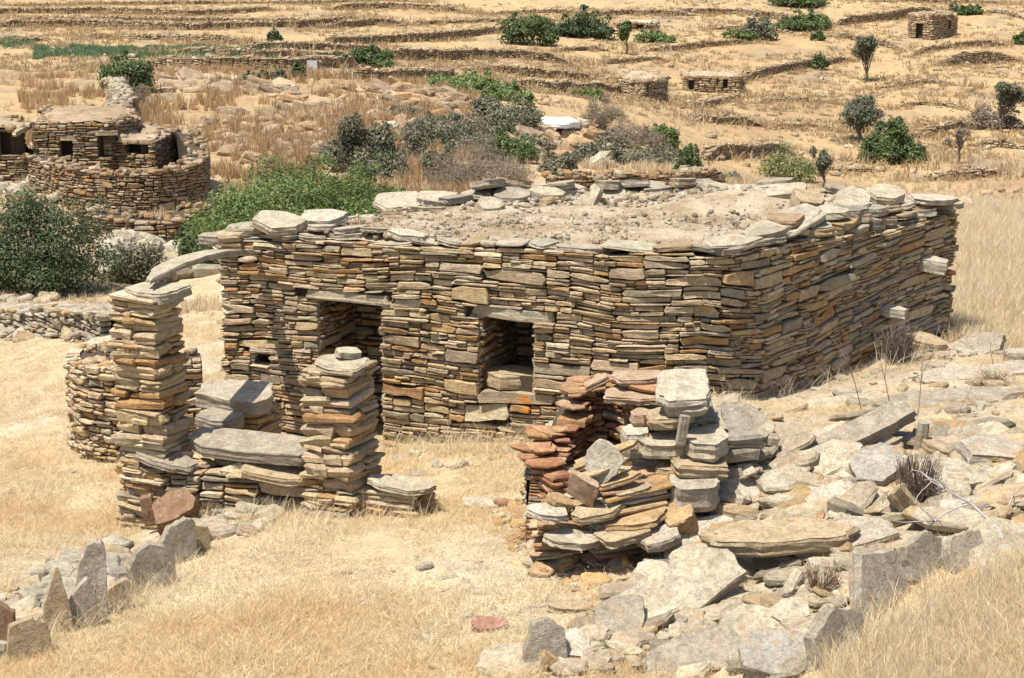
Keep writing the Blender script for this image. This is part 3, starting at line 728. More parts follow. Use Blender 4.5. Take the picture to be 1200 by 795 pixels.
# coping: big flat slabs riding the wall head
def coping(path, s0, s1, rng, Lr, Wr, Tr, z, over=.05, tilt=.05, name='coping_slab', mode='pale', parent=None, base=None, skip=.0, inn=0):
    s = s0; out = []
    while s < s1:
        L = rng.uniform(*Lr); Wd = rng.uniform(*Wr); T = rng.uniform(*Tr)
        if rng.random() >= skip:
            c = s + L / 2; x, y = path.at(c, over * rng.uniform(.2, 1.3) - Wd / 2 - inn); nx, ny = path.nrm(c); yaw = math.atan2(ny, nx) + math.pi / 2
            me = hero_mesh(name, int(rng.integers(1e6)), L * rng.uniform(1.0, 1.18), Wd, T, pal(rng, 1, mode)[0], n=22, layers=3, rough=1.6)
            add_obj(name, me, parent, np.array([x, y, float(z(c)) + T / 2 + rng.uniform(-.01, .03)]) - base, (rng.normal(0, tilt), rng.normal(0, tilt), yaw + rng.normal(0, .12)))
        s += L * rng.uniform(.86, 1.0)
RC = np.random.default_rng(909)
ht = lambda s: float(h_top(s))
coping(HP, sL - .1, sC + .1, RC, (.20, .70), (.26, .44), (.028, .06), ht, .045, .07, parent=house, base=HB)
coping(HP, sL, sL + 2.2, RC, (.25, .65), (.3, .5), (.035, .07), lambda s: ht(s) + .06, .02, .08, parent=house, base=HB, inn=.05)
coping(HP, sC + .1, sR + .05, RC, (.2, .55), (.3, .5), (.04, .09), ht, .06, .10, parent=house, base=HB)
coping(HP, sC + .9, sR + .05, RC, (.25, .6), (.3, .5), (.05, .10), lambda s: ht(s) + .08, .05, .13, parent=house, base=HB)
coping(HP, sC + 1.5, sR, RC, (.3, .6), (.3, .45), (.05, .10), lambda s: ht(s) + .16, .02, .15, parent=house, base=HB, inn=.04)
coping(HP, sR + .1, HP.L, RC, (.3, .6), (.3, .5), (.05, .1), lambda s: ht(s) + .02, .05, .1, parent=house, base=HB)
coping(HP, sR + .3, HP.L, RC, (.25, .55), (.3, .5), (.06, .12), lambda s: ht(s) + .12, .0, .16, parent=house, base=HB, skip=.15)
coping(HP, 0, sL, RC, (.3, .6), (.3, .5), (.05, .1), ht, .05, .08, parent=house, base=HB)
def hpart(name, px, py, D, L, W_, T, rot, col, **kw):
    return hero(name, None, None, px, py, L, W_, T, rot, col, D=D, parent=house, base=HB, **kw)
hpart('coping_slab', 327, 262, 18.3, .62, .55, .10, (16, 4, -15), 'pale')
hpart('coping_slab', 262, 279, 18.5, .60, .30, .10, (4, -2, -14), 'grey')
hpart('coping_slab', 380, 256, 18.6, .55, .45, .09, (12, 2, -10), 'white')
hpart('coping_slab', 470, 237, 20.5, .70, .60, .08, (14, -4, 10), 'pale')
hpart('coping_slab', 512, 234, 20.7, .55, .55, .08, (12, 5, -10), 'pale')
hpart('coping_slab', 1096, 234, 20.15, .95, .50, .07, (6, 4, 40), 'white', point=.4)
hpart('coping_slab', 1040, 228, 19.9, .62, .5, .10, (10, -8, 46), 'pale')
hpart('coping_slab', 1000, 236, 19.3, .70, .42, .12, (22, -10, 44), 'pale')
hpart('coping_slab', 934, 257, 18.2, .75, .36, .11, (18, -9, 44), 'warm')
hpart('coping_slab', 900, 270, 17.7, .80, .34, .09, (10, -7, 43), 'pale')
hpart('coping_slab', 855, 285, 17.0, .75, .40, .08, (8, -3, 30), 'pale')
hpart('through_stone', 1088, 309, 19.75, .34, .52, .15, (8, 0, 46), 'white')
hpart('through_stone', 1042, 364, 19.15, .30, .48, .12, (8, 0, 46), 'white')
for px, py, D, L, W_, T, rot, col in [(690,236,21.6,.55,.22,.12,(40,-55,10),'pale'),(712,222,22.4,.5,.4,.1,(25,0,10),'pale'),(757,222,22.6,.6,.5,.1,(30,0,-5),'grey'),(803,222,22.6,.4,.36,.12,(60,-50,20),'pale'),
        (945,238,20.6,.42,.42,.28,(20,5,20),'tan'),(843,218,22.2,.55,.3,.12,(12,14,20),'pale'),(862,224,22.0,.25,.25,.18,(20,0,0),'white'),(885,222,22.0,.55,.35,.08,(14,-14,10),'pale'),(915,222,21.4,.75,.4,.12,(12,-6,8),'pale'),
        (640,224,22.0,.5,.4,.1,(10,5,0),'pale'),(600,226,21.9,.5,.4,.1,(16,0,0),'grey'),(575,238,21.3,.4,.35,.1,(20,0,20),'pale'),(660,218,22.6,.7,.4,.08,(8,3,0),'warm'),(730,236,22.0,.3,.3,.1,(20,0,0),'white'),(590,214,22.3,.35,.3,.12,(10,0,0),'grey')]:
    hpart('rim_stone', px, py + 4, D - 1.2, L, W_, T, rot, col, n=18, layers=3)

# ------------------------------------------------------------------ stacked-slab pillars and blocks
def stack(name, label, cat, cx, cy, z0, z1, w, d, yaw, mode, seed, Tr=(.028, .12), lean=(0, 0), over=.022, parts=90, split=.72, tilt=.02, dip=(0, 0), capd=None, group=None, root=None, base=None, taper=0, mat=None, dens=1):
    rng = np.random.default_rng(seed); root = root or empty(name, (cx, cy, z0), label, cat, group); base = np.array([cx, cy, z0]) if base is None else base
    c, s = math.cos(yaw), math.sin(yaw); sp = []; z = z0 - .1
    while z < z1:
        T = rng.uniform(*Tr) * (1.25 if rng.random() < .2 else 1); f = (z - z0) / max(.1, z1 - z0); ww, dd = w * (1 + taper * (1 - f)), d * (1 + taper * (1 - f)); jx, jy = rng.normal(0, over * .5, 2)
        def put(u, v, L, W_, zz, tt):
            x = cx + lean[0] * f + (u + jx) * c - (v + jy) * s; y = cy + lean[1] * f + (u + jx) * s + (v + jy) * c
            zz += u * math.tan(dip[0]) + v * math.tan(dip[1])
            sp.append((x, y, zz + tt / 2, L + rng.uniform(-.3, 1) * over * 2, W_ + rng.uniform(-.3, 1) * over * 2, tt * .97, dip[1] + rng.normal(0, tilt), -dip[0] + rng.normal(0, tilt), yaw + rng.normal(0, .05)))
        def maybe(u, v, L, W_):
            if T > Tr[1] * .62 and rng.random() < .5:
                a = rng.uniform(.35, .65); put(u, v, L, W_, z, T * a); put(u + rng.normal(0, .01), v, L, W_, z + T * a, T * (1 - a))
            else: put(u, v, L, W_, z, T)
        if rng.random() > split: maybe(0, 0, ww, dd)
        elif rng.random() < .5:
            a = rng.uniform(.3, .7); maybe(-ww / 2 + ww * a / 2, 0, ww * a, dd); maybe(ww / 2 - ww * (1 - a) / 2, 0, ww * (1 - a), dd)
        else:
            a = rng.uniform(.35, .65); maybe(0, -dd / 2 + dd * a / 2, ww, dd * a); maybe(0, dd / 2 - dd * (1 - a) / 2, ww, dd * (1 - a))
            if rng.random() < .4: maybe(rng.uniform(-.25, .25) * ww, -dd / 2 + .06, ww * .3, .14)
        z += T
    emit_slabs(root, rng, 8, sp, mat or M_STONE, parts, mode, rest='packing_stones', base=base, p=7.0, minpx=6)
    return root
yawF = math.atan2((HC - HL)[1], (HC - HL)[0])      # direction of the long facade
def gz(x, y): return float(ground(x, y))
# tall pillar
pA = P(184, 600, 15.7); zA = P(184, 345, 15.7)[2]
stack('stone_pillar', 'tall thin pillar of flat stacked stones carrying the end of the sloping slab', 'stone pillar', pA[0], pA[1], gz(pA[0], pA[1]), zA, .54, .46, yawF - .05, 'wall', 61, taper=.10, parts=130, tilt=.035, split=.85, over=.028)
# short pillar
pB = P(400, 585, 15.0); zB = P(400, 436, 15.0)[2]
stack('stone_pillar', 'shorter stacked stone pillar in front of the dark doorway', 'stone pillar', pB[0], pB[1], gz(pB[0], pB[1]), zB, .54, .50, yawF - .12, 'wall', 67, taper=.08, parts=110, dip=(.05, .02), tilt=.05, split=.9, over=.03, Tr=(.026, .11))
hero('cap_slab', 'flat pale slab capping the shorter stone pillar', 'stone slab', 400, 427, .50, .50, .07, (4, 3, -20), 'pale', D=14.95)
hero('cap_slab', 'small rounded stone lying on top of the shorter pillar', 'stone', 408, 414, .26, .20, .06, (10, 6, 30), 'pale', D=15.05)
# cap on tall pillar and beam
hero('cap_slab', 'thick weathered slab topping the tall pillar', 'stone slab', 181, 344, .66, .5, .11, (3, -2, -16), 'pale', D=15.65)
def beam(name, label, cat, A, B, W_, T, col, seed, roll=0, arch=0, **kw):
    A, B = np.array(A), np.array(B); d = B - A; L = float(np.linalg.norm(d)); yaw = math.atan2(d[1], d[0]); pit = -math.atan2(d[2], math.hypot(d[0], d[1]))
    me = hero_mesh(name, seed, L, W_, T, C_[col], n=40, corners=8, **kw)
    if arch:
        co = np.empty(len(me.vertices) * 3, np.float32); me.vertices.foreach_get('co', co); co = co.reshape(-1, 3); co[:, 2] += arch * (1 - (co[:, 0] / (L / 2))**2); me.vertices.foreach_set('co', co.ravel()); me.update()
    return tag(add_obj(name, me, None, (A + B) / 2, (roll, pit, yaw)), label, cat)
beam('stone_beam', 'long sloping stone slab bridging the tall pillar and the building', 'stone slab', P(168, 331, 15.5), P(303, 299, 18.3), .26, .055, 'pale', 71, rough=.7, arch=.13)

# low wall between the pillars
def low_wall(name, label, pts, zt, Lr, Tr, mode, seed, thick=.4, parts=130, r=.1, base_off=.12, proud=.06, cop=None, ends=True, tints=None, closed=False):
    rng = np.random.default_rng(seed); p = Path(pts, r, closed=closed); base = np.array([*p.at(p.L / 2), gz(*p.at(p.L / 2))]); root = empty(name, base, label, 'stone wall')
    zb = lambda s: ground(*p.at(s, .02)) - base_off; z0 = float(np.min(zb(p.S))) - .1
    Sx = pack(rng, p.L, lambda s: zb(s) - z0, lambda s: zt(s, p) - z0, Lr, Tr, .01)
    Vx = face_stones(rng, Sx, .007, .013, .14, proud, lambda s, h: fbm(s / .8, h / .8, seed, 2) * .05 * np.clip(h / .3, 0, 1)); Wx = to_world(p, Vx, z0)
    emit(root, Wx, T10, pal(rng, len(Sx), mode), M_STONE, largest(Wx, parts, p.nrm(Sx[:, :2].mean(1))[1] < .35), base=base)
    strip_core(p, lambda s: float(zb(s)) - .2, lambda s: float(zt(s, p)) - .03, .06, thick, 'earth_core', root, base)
    sp = []
    for _ in range(int(p.L * thick * 26)):
        s = rng.uniform(0, p.L); x, y = p.at(s, -rng.uniform(.0, thick)); L = rng.uniform(Lr[0], Lr[1]) * .8
        sp.append((x, y, float(zt(s, p)) + rng.uniform(-.01, .03), L, L * rng.uniform(.5, .9), rng.uniform(*Tr) * .8, rng.normal(0, .12), rng.normal(0, .12), rng.uniform(0, 6.28)))
    emit_slabs(root, rng, 8, sp, M_STONE, 40, mode, name='top_stone', rest='top_stones', base=base)
    return p, root, base
a0 = pA[:2] + np.array([.1, -.05]); b0 = pB[:2] + np.array([-.1, .05]); dirp = (b0 - a0) / np.linalg.norm(b0 - a0); nrmp = np.array([dirp[1], -dirp[0]])
f0, f1 = a0 + nrmp * .22, P(492, 600, 14.75)[:2]; f1b = f1 - nrmp * .45; e0 = a0 - dirp * .34 + nrmp * .2; e0b = e0 - nrmp * .5
zl = P(290, 545, 15.3)[2]; zr = P(470, 580, 14.9)[2]
def zt_low(s, p):
    x, y = p.at(s); t = ((x - a0[0]) * dirp[0] + (y - a0[1]) * dirp[1]) / np.linalg.norm(b0 - a0)
    return np.interp(t, [-.3, 0, .15, .95, 1.15, 1.5], [zl + .10, zl + .02, zl - .05, zl - .12, zr - .02, zr - .05])
pl, lowroot, lbase = low_wall('low_wall', 'knee-high dry stone wall joining the tall and the shorter pillar', [e0b, e0, f0, f1, f1b], zt_low, (.12, .5), (.03, .10), 'wall', 81, thick=.42, parts=140, r=.08)
beam('bench_slab', 'long smooth grey slab lying along the low wall between the pillars', 'stone slab', P(222, 515, 15.75), P(366, 532, 15.1), .42, .12, 'grey', 72, roll=.25, rough=.6)
hero('wall_slab', 'flat slab on the right end of the low wall beyond the shorter pillar', 'stone slab', 470, 568, .66, .36, .055, (4, 5, -14), 'pale', D=14.75)
hero('wall_slab', 'broad flat stone on the low wall below the grey bench slab', 'stone slab', 322, 556, .80, .30, .07, (6, 5, -20), 'tan', D=15.12)
hero('wall_slab', 'long pale stone under the left end of the grey bench slab', 'stone slab', 196, 540, .66, .34, .07, (4, 8, -20), 'grey', D=15.45)
hero('boulder', 'rounded red-brown boulder at the foot of the tall pillar', 'boulder', 205, 600, .44, .36, .26, (40, -14, 14), 'brown', D=15.0, layers=6, corners=8)
hero('upright_stone', 'narrow upright brown stone wedged under the tall pillar left of the boulder', 'stone', 174, 598, .36, .16, .12, (0, 82, 10), 'brown', D=15.2)
q = P(462, 592, 14.85); stack('low_wall_end', 'stub of the low wall right of the shorter pillar', 'stone wall', q[0], q[1], gz(q[0], q[1]), P(462, 572, 14.85)[2], .66, .42, yawF, 'wall', 95, Tr=(.04, .12), parts=30)
# yard wall curving behind the tall pillar
def yw(px, py, D): return P(px, py, D)[:2]
zy = lambda s, p: CZ - 4.42 + fbm(s / .6, s * 0, 5, 2) * .08 + np.interp(s, [0, p.L], [-.05, .12])
py_, yroot, ybase = low_wall('yard_wall', 'rounded low wall of small jumbled stones curving out behind the tall pillar', [yw(150, 430, 20.3), yw(100, 440, 19.8), yw(78, 480, 18.9), yw(105, 500, 18.3), yw(150, 500, 18.1), yw(240, 500, 18.3)], zy, (.07, .26), (.04, .12), 'wall', 91, thick=.5, parts=150, r=.5, proud=.07)
hero('step_slab', 'big rounded slab of a stone step with a band of shadow inside the yard', 'stone slab', 278, 466, .85, .62, .17, (8, 3, -8), 'warm', D=17.0)
hero('step_slab', 'flat grey slab tucked below the big rounded step stone', 'stone slab', 258, 493, .52, .45, .15, (6, 3, -10), 'grey', D=16.65)
q = P(282, 500, 17.15); stack('stone_step', 'rough heap of stacked flat stones carrying the rounded step slab', 'stone step', q[0], q[1], gz(q[0], q[1]), P(280, 474, 17.15)[2] , .72, .55, yawF, 'wall', 93, parts=40)
# ------------------------------------------------------------------ ruined kiln of burnt stones
kb = G(735, 610); RK = np.random.default_rng(31)
kiln = empty('ruined_kiln', kb, 'broken open kiln of red and orange burnt stones in front of the building', 'kiln')
def karc():
    kp = [(646, 13.45), (662, 14.0), (692, 14.45), (728, 14.4), (752, 13.85)]
    p = Path([P(px, 540, D)[:2] for px, D in kp], .35, step=.02)
    tz = [P(640, 542, 13.5)[2], P(652, 520, 13.9)[2], P(668, 500, 14.2)[2], P(676, 470, 14.35)[2], P(690, 455, 14.45)[2], P(750, 452, 13.9)[2]]
    fr = [0, .2, .38, .46, .55, 1]
    ppx = [646, 656, 668, 674, 682, 760]
    def zt(s):
        x_, y_ = p.at(s); return np.interp(proj(x_, y_, CZ - 3.9)[0], ppx, tz) + vnoise(np.asarray(s) * 9, np.asarray(s) * 0, 4) * .05
    zb = lambda s: ground(*p.at(s, .05)) - .1
    z0 = kb[2] - .5
    Sx = pack(RK, p.L, lambda s: zb(s) - z0, lambda s: zt(s) - z0, (.12, .42), (.022, .07), .01)
    Vx = face_stones(RK, Sx, .006, .01, .2, .08, lambda s, h: fbm(s / .5, h / .5, 9, 2) * .04)
    Vx[:, :, 2] += (Vx[:, :, 1] - .8) * .10          # the burnt lining leans in over the hearth
    Wx = to_world(p, Vx, z0); emit(kiln, Wx, T10, pal(RK, len(Sx), 'red'), M_STONE, largest(Wx, 120), base=kb)
    strip_core(p, lambda s: float(zb(s)) - .2, lambda s: float(zt(s)) - .16, .07, .22, 'earth_core', kiln, kb)
    q = Path([p.at(s, -.26 * min(1, s / .12)) for s in reversed(np.linspace(0, p.L, 14))], .05, step=.02)      # outer face and rounded left end
    zo = lambda s: zt(p.L * (1 - s / q.L)) - .02
    So = pack(RK, q.L, lambda s: ground(*q.at(s)) - .1 - z0, lambda s: zo(s) - z0, (.12, .42), (.03, .09), .01)
    Vo = face_stones(RK, So, .006, .01, .12, .05); emit(kiln, to_world(q, Vo, z0), T10, pal(RK, len(So), 'pale'), M_STONE, None, rest='outer_stones', base=kb)
    sp = []
    for _ in range(40):
        s = RK.uniform(0, p.L); x, y = p.at(s, -RK.uniform(0, .3)); L = RK.uniform(.16, .42)
        sp.append((x, y, float(zt(s)) + RK.uniform(-.02, .02), L, L * .7, RK.uniform(.02, .04), RK.normal(0, .06), RK.normal(0, .06), RK.uniform(0, 6.28)))
    emit_slabs(kiln, RK, 8, sp, M_STONE, 30, 'red', name='stone', rest='top_stones', base=kb)
karc()
def kst(px, py, D, pt, w, d, yaw, mode, seed, **kw):
    q = P(px, py, D); stack('', None, None, q[0], q[1], gz(q[0], q[1]) - .05, P(px, pt, D)[2], w, d, yaw, mode, seed, root=kiln, base=kb, **kw)
kst(795, 600, 13.7, 484, .62, .60, .05, 'pale', 201, Tr=(.04, .13), over=.07, parts=70, dip=(.06, 0), tilt=.07, split=.9)
kst(842, 600, 13.6, 520, .55, .62, .2, 'pale', 207, Tr=(.06, .15), over=.06, parts=40, dip=(.04, 0), tilt=.06)
kst(755, 600, 13.7, 500, .34, .45, -.3, 'orange', 202, Tr=(.04, .10), over=.05, parts=40, dip=(.05, 0), tilt=.05)
kst(652, 575, 13.4, 558, .20, .28, .4, 'red', 208, Tr=(.025, .06), over=.02, parts=20, tilt=.05)
kst(662, 565, 13.5, 560, .30, .34, .2, 'orange', 203, Tr=(.025, .07), over=.03, parts=30, tilt=.05)
kst(735, 630, 13.05, 566, .60, .42, .25, 'orange', 204, Tr=(.025, .07), over=.08, parts=80, dip=(.15, .03), tilt=.09, split=.9)
kst(690, 620, 13.15, 585, .42, .35, .0, 'orange', 205, Tr=(.03, .07), over=.06, parts=30, dip=(.10, .03), tilt=.08)
kst(655, 640, 13.0, 612, .34, .3, -.1, 'orange', 206, Tr=(.025, .05), over=.07, parts=30, tilt=.08)
def ks(px, py, D, L, W_, T, rot, col, **kw): hero('stone', None, None, px, py, L, W_, T, rot, col, D=D, parent=kiln, base=kb, n=26, layers=4, rough=1.5, **kw)
for a in [(800,456,13.45,.52,.62,.11,(16,3,-6),'white'),(803,472,13.4,.44,.5,.12,(4,-3,4),'warm'),(745,443,14.0,.55,.30,.06,(4,0,5),'pink'),(745,463,13.85,.55,.42,.06,(6,-3,0),'pink'),(700,448,14.2,.24,.2,.06,(0,-25,0),'pink'),
          (786,490,13.35,.46,.42,.10,(4,-2,0),'tan'),(752,492,13.5,.22,.3,.14,(0,0,0),'pink'),(778,522,13.25,.44,.36,.13,(6,0,8),'pale'),(745,512,13.35,.26,.3,.14,(8,0,0),'white'),(796,550,13.15,.40,.3,.09,(5,-6,0),'tan'),
          (826,520,13.2,.42,.5,.16,(4,0,0),'pale'),(820,545,13.1,.5,.4,.12,(4,3,0),'tan'),(812,575,12.95,.44,.42,.22,(8,-2,0),'warm'),(706,541,12.85,.30,.34,.05,(80,30,-20),'white'),
          (708,534,12.95,.58,.16,.05,(8,-20,8),'ochre'),(706,549,12.87,.50,.16,.04,(8,-18,8),'tan'),(728,562,12.85,.40,.16,.05,(8,-16,8),'ochre'),(738,576,12.82,.34,.16,.05,(8,-10,8),'tan'),
          (682,572,12.8,.30,.08,.24,(20,22,-25),'pink'),(655,588,12.8,.24,.14,.08,(20,25,0),'ochre'),(640,600,12.7,.36,.25,.06,(10,5,0),'white'),(700,600,12.75,.5,.3,.07,(8,-12,0),'tan'),
          (745,610,12.7,.56,.26,.06,(8,-10,5),'ochre'),(730,628,12.6,.5,.26,.07,(8,-9,5),'tan'),(770,630,12.6,.36,.3,.09,(14,-12,5),'warm'),(798,610,12.8,.3,.3,.25,(20,-25,10),'ochre'),
          (810,470,13.5,.16,.07,.34,(4,0,0),'grey'),(800,505,13.05,.10,.07,.26,(0,8,0),'grey'),(670,632,12.6,.5,.3,.06,(6,4,0),'pale')]: ks(*a)

# ------------------------------------------------------------------ named slabs of the collapsed right-hand side
def H(label, px, py, L, W_, T, rot, col, dz=0, cat='stone slab', name='fallen_slab', group=None, **kw): return hero(name, label, cat, px, py, L, W_, T, rot, col, dz=dz, group=group, **kw)
H('long thick slab with a shaded brown edge jutting out of the rubble', 915, 662, 1.26, .46, .13, (7, -4, 4), 'tan', .22, n=44, point=.0)
H('big pale slab sloping down to the lower left in front of the kiln', 790, 714, 1.02, .46, .12, (30, -24, 18), 'pale', .12, n=40)
H('squarish grey slab lying against the lower end of the big pale sloping slab', 727, 742, .42, .45, .14, (38, -4, -6), 'grey', .06)
H('round-topped grey stone standing upright at the bottom edge', 637, 780, .32, .52, .13, (76, 4, 8), 'grey', .08, layers=4)
H('leaning slab with orange lichen propped over a dark hollow', 872, 532, .60, .50, .12, (36, 33, -8), 'warm', .24)
H('long slab rising to the right across the top of the rubble', 990, 535, 1.62, .27, .14, (24, -19, 22), 'grey', .16, n=44)
H('second slab lying below the long rising slab', 955, 560, .95, .42, .12, (20, -14, 18), 'pale', .10)
H('large pale block with blue-grey veins right of the middle of the rubble', 1030, 575, .42, .40, .30, (26, -24, 10), 'bluegrey', .14, layers=7)
H('stone with a pointed right end beyond the dry bramble', 1122, 582, .72, .50, .12, (18, 4, 4), 'pale', .16, point=.5)
H('large smooth pale slab sloping steeply in the sun beside the kiln', 852, 598, .75, .62, .12, (38, -22, 12), 'white', .12)
H('pale slab below the steep sunny one, half buried', 828, 645, .8, .5, .12, (34, -10, 10), 'white', .05)
H('thin white slab lying flat among small rubble', 942, 622, .42, .26, .06, (10, 2, 2), 'white', .10)
H('brown-grey slab at the right edge of the rubble above the pale pointed stone', 1165, 548, .62, .5, .16, (10, 2, -4), 'warm', .12)
H('small slab at the left of the brown-grey right-edge slab', 1105, 540, .4, .34, .12, (10, 10, 14), 'tan', .10)
H('pale block beneath the pointed stone', 1125, 612, .34, .3, .18, (16, 0, 0), 'white', .04)
H('flat pale slab sunk in the earth at the far right of the rubble', 1180, 600, .6, .4, .08, (16, 3, 0), 'pale', .06)
H('twisted upright slab next to the dry bramble', 1070, 610, .62, .2, .16, (30, 42, 14), 'tan', .10, layers=6)
H('thin dark stone standing on end above the dry bramble', 1078, 540, .12, .08, .34, (0, 6, 0), 'grey', .18)
H('weathered slab in the shade under the long rising slab', 1000, 562, .4, .3, .12, (30, -30, 10), 'grey', .10)
H('tilted pale flake leaning left of the veined block', 970, 605, .55, .3, .07, (32, -34, 18), 'white', .12)
H('broad slab at the bottom edge below the rubble', 815, 780, .75, .45, .12, (26, -14, 12), 'grey', .04)
H('striped slab at the bottom edge beside the standing row', 915, 785, .55, .42, .14, (24, -4, -6), 'bluegrey', .06, layers=7)
H('rounded block half way along the lower rubble edge', 880, 745, .5, .34, .12, (26, -20, 14), 'pale', .06)
H('small white rounded stone in the dry grass below the long thick slab', 865, 728, .22, .16, .09, (10, 0, 0), 'white', .04)
H('pale boulder with a broken top next to the standing row', 925, 730, .30, .26, .14, (20, -10, 0), 'pale', .05)
H('flat reddish stone alone in the straw', 572, 738, .30, .18, .09, (12, 2, 4), 'red', .02)
H('flat pale slab on the ground in front of the red kiln stones', 672, 712, .46, .26, .08, (8, 2, 2), 'tan', .02)
H('white flake lying in the straw right of the low wall end', 562, 592, .36, .26, .04, (8, 2, 0), 'white', .02)
H('split white stone at the bottom edge right of the standing round-topped one', 672, 770, .26, .3, .14, (20, 8, 0), 'white', .06)
H('pale slab under the standing round-topped stone', 600, 782, .5, .4, .10, (20, -4, 0), 'pale', .02)
H('orange-brown splinter leaning at the bottom edge', 652, 788, .28, .07, .07, (0, 38, 0), 'ochre', .06)
H('sloping slab below the kiln with a rounded lit back', 808, 672, .42, .3, .1, (30, -26, 14), 'pale', .08)
H('grey-green slab left of the brown bedrock ledge', 985, 640, .9, .4, .1, (18, -10, 14), 'warm', .05)
# row of standing slabs at the right
for px, py, L, Hh, T, rz, rx, col, lb in [(978, 772, .52, .40, .12, 40, -16, 'grey', 'standing slab at the lower end of the right-hand row'),
      (1030, 712, .66, .48, .12, 44, -20, 'warm', 'tallest mottled slab of the standing row beside the tall straw'),
      (1082, 672, .50, .34, .10, 40, -22, 'grey', 'pale-topped slab right behind the tallest one of the standing row'),
      (1130, 662, .42, .30, .10, 30, -22, 'warm', 'low standing slab at the upper end of the right-hand row'),
      (1175, 650, .8, .34, .08, 24, -52, 'pale', 'wide slab leaning back beneath the dead branch')]:
    hero('standing_slab', lb, 'stone slab', px, py, L, Hh * 1.3, T, (90 + rx, 0, rz), col, dz=Hh * .22, group='standing slabs edging the right-hand field', layers=6)
# row of standing slabs at the left
OUT = {'thin': [(-.9,-1),(.9,-1),(.75,.1),(.25,1),(.05,1),(-.7,.2)], 'tallest': [(-.9,-1),(.9,-1),(1,.92),(.6,1),(.1,.98),(-.45,.62),(-.75,.1)], 'slab': [(-1,-1),(.9,-1),(.9,.55),(.5,1),(-.3,.6),(-.9,-.1)], 'round-headed': [(-.9,-1),(.95,-1),(1,.2),(.6,.8),(0,1),(-.6,.8),(-.95,.3)], 'split': [(-1,-1),(1,-1),(.95,.9),(.5,1),(-.4,.8),(-.9,.3)], 'low': [(-1,-1),(1,-1),(.7,.4),(.1,.9),(-.8,.5)], 'small': [(-1,-1),(1,-1),(.8,.8),(-.2,1),(-.9,.4)], 'squat': [(-1,-1),(1,-1),(.8,.7),(.2,1),(-.7,.8)]}
for px, py, L, Hh, T, rz, col, lb in [(2, 765, .22, .46, .09, 10, 'brown', 'dark slab cut by the left edge of the picture'), (34, 772, .30, .36, .08, 24, 'tan', 'squat brown standing slab at the left edge beside the thin pointed one'),
      (68, 742, .22, .58, .07, 22, 'tan', 'thin pointed slab standing left of the tallest one'), (106, 722, .30, .70, .13, 16, 'warm', 'tallest rectangular standing slab of the left row'),
      (94, 735, .30, .44, .08, 24, 'warm', 'slab leaning against the left side of the tallest standing one'), (178, 690, .42, .46, .10, 30, 'grey', 'round-headed slab standing in the middle of the left row'),
      (145, 705, .34, .24, .10, 30, 'tan', 'low brown slab between the tallest and the round-headed one'), (208, 660, .36, .44, .10, 34, 'grey', 'split slab standing right behind the round-headed one'), (232, 648, .26, .30, .08, 30, 'tan', 'small slab at the upper end of the left row')]:
    hero('standing_slab', lb, 'stone slab', px, py, L * (1.25 if 'pointed' in lb else 1), Hh * 1.25, T, (84, 0, rz), col, dz=Hh * .28, group='standing slabs in the straw at the left', outline=OUT.get(lb.split()[0]), n=34, layers=4, rough=.9)

# ------------------------------------------------------------------ rubble spreads
def inpoly(px, py, poly):
    c = False; j = len(poly) - 1
    for i in range(len(poly)):
        (xi, yi), (xj, yj) = poly[i], poly[j]
        if (yi > py) != (yj > py) and px < (xj - xi) * (py - yi) / (yj - yi) + xi: c = not c
        j = i
    return c
def rubble(seed, poly, n, Lr, mode, label, nsingle, tilt=(8, -5, 13), lift=.05, name='rubble_heap', cat='rubble', bigpow=2.4, thick=(.12, .30), wr=(.45, .85), yaw=.9, root=None, base=None):
    rng = np.random.default_rng(seed); xs, ys = zip(*poly); sp = []
    while len(sp) < n:
        px, py = rng.uniform(min(xs), max(xs)), rng.uniform(min(ys), max(ys))
        if not inpoly(px, py, poly): continue
        g = G(px, py); L = Lr[0] + (Lr[1] - Lr[0]) * rng.random() ** bigpow; T = L * rng.uniform(*thick)
        sp.append((g[0], g[1], g[2] + T * rng.uniform(.0, .35) + rng.uniform(0, lift), L, L * rng.uniform(wr[0], wr[1]), T, R(rng.normal(tilt[0], tilt[2])), R(rng.normal(tilt[1], tilt[2])), rng.normal(.1, yaw)))
    sp = np.array(sp); b = sp[:, :3].mean(0); b[2] = gz(b[0], b[1])
    r = root or empty(name, b, label, cat); emit_slabs(r, rng, 9, sp, M_STONE, nsingle, mode, base=b, minpx=9)
    return r
rubble(301, [(770,560),(850,520),(900,560),(980,500),(1090,500),(1200,530),(1200,620),(1110,630),(1060,600),(1000,640),(900,650),(830,650),(770,640)], 900, (.04, .62), 'heap', 'dense heap of pale broken slabs on the slope right of the kiln', 260, lift=.12, tilt=(14, -10, 12), wr=(.35, .7), thick=(.09, .22), yaw=.5, bigpow=1.9)
rubble(311, [(800,505),(850,478),(900,520),(890,590),(800,600),(775,560)], 90, (.08, .48), 'heap', 'tumbled slabs piled against the right side of the burnt kiln', 50, lift=.28, tilt=(14, -6, 16), wr=(.4, .8), thick=(.12, .28), bigpow=1.6)
rubble(302, [(700,720),(780,640),(900,650),(1030,650),(1000,700),(940,795),(620,795),(640,760)], 480, (.04, .42), 'heap', 'loose pale rubble spilling below the long thick slab to the bottom edge', 120, lift=.05, tilt=(14, -8, 12), wr=(.35, .75), thick=(.1, .24), yaw=.6)
rubble(303, [(570,590),(640,570),(680,640),(780,640),(800,690),(700,715),(600,660)], 230, (.05, .32), 'orange', 'scatter of small orange and pale stones at the foot of the kiln', 70, lift=.03)
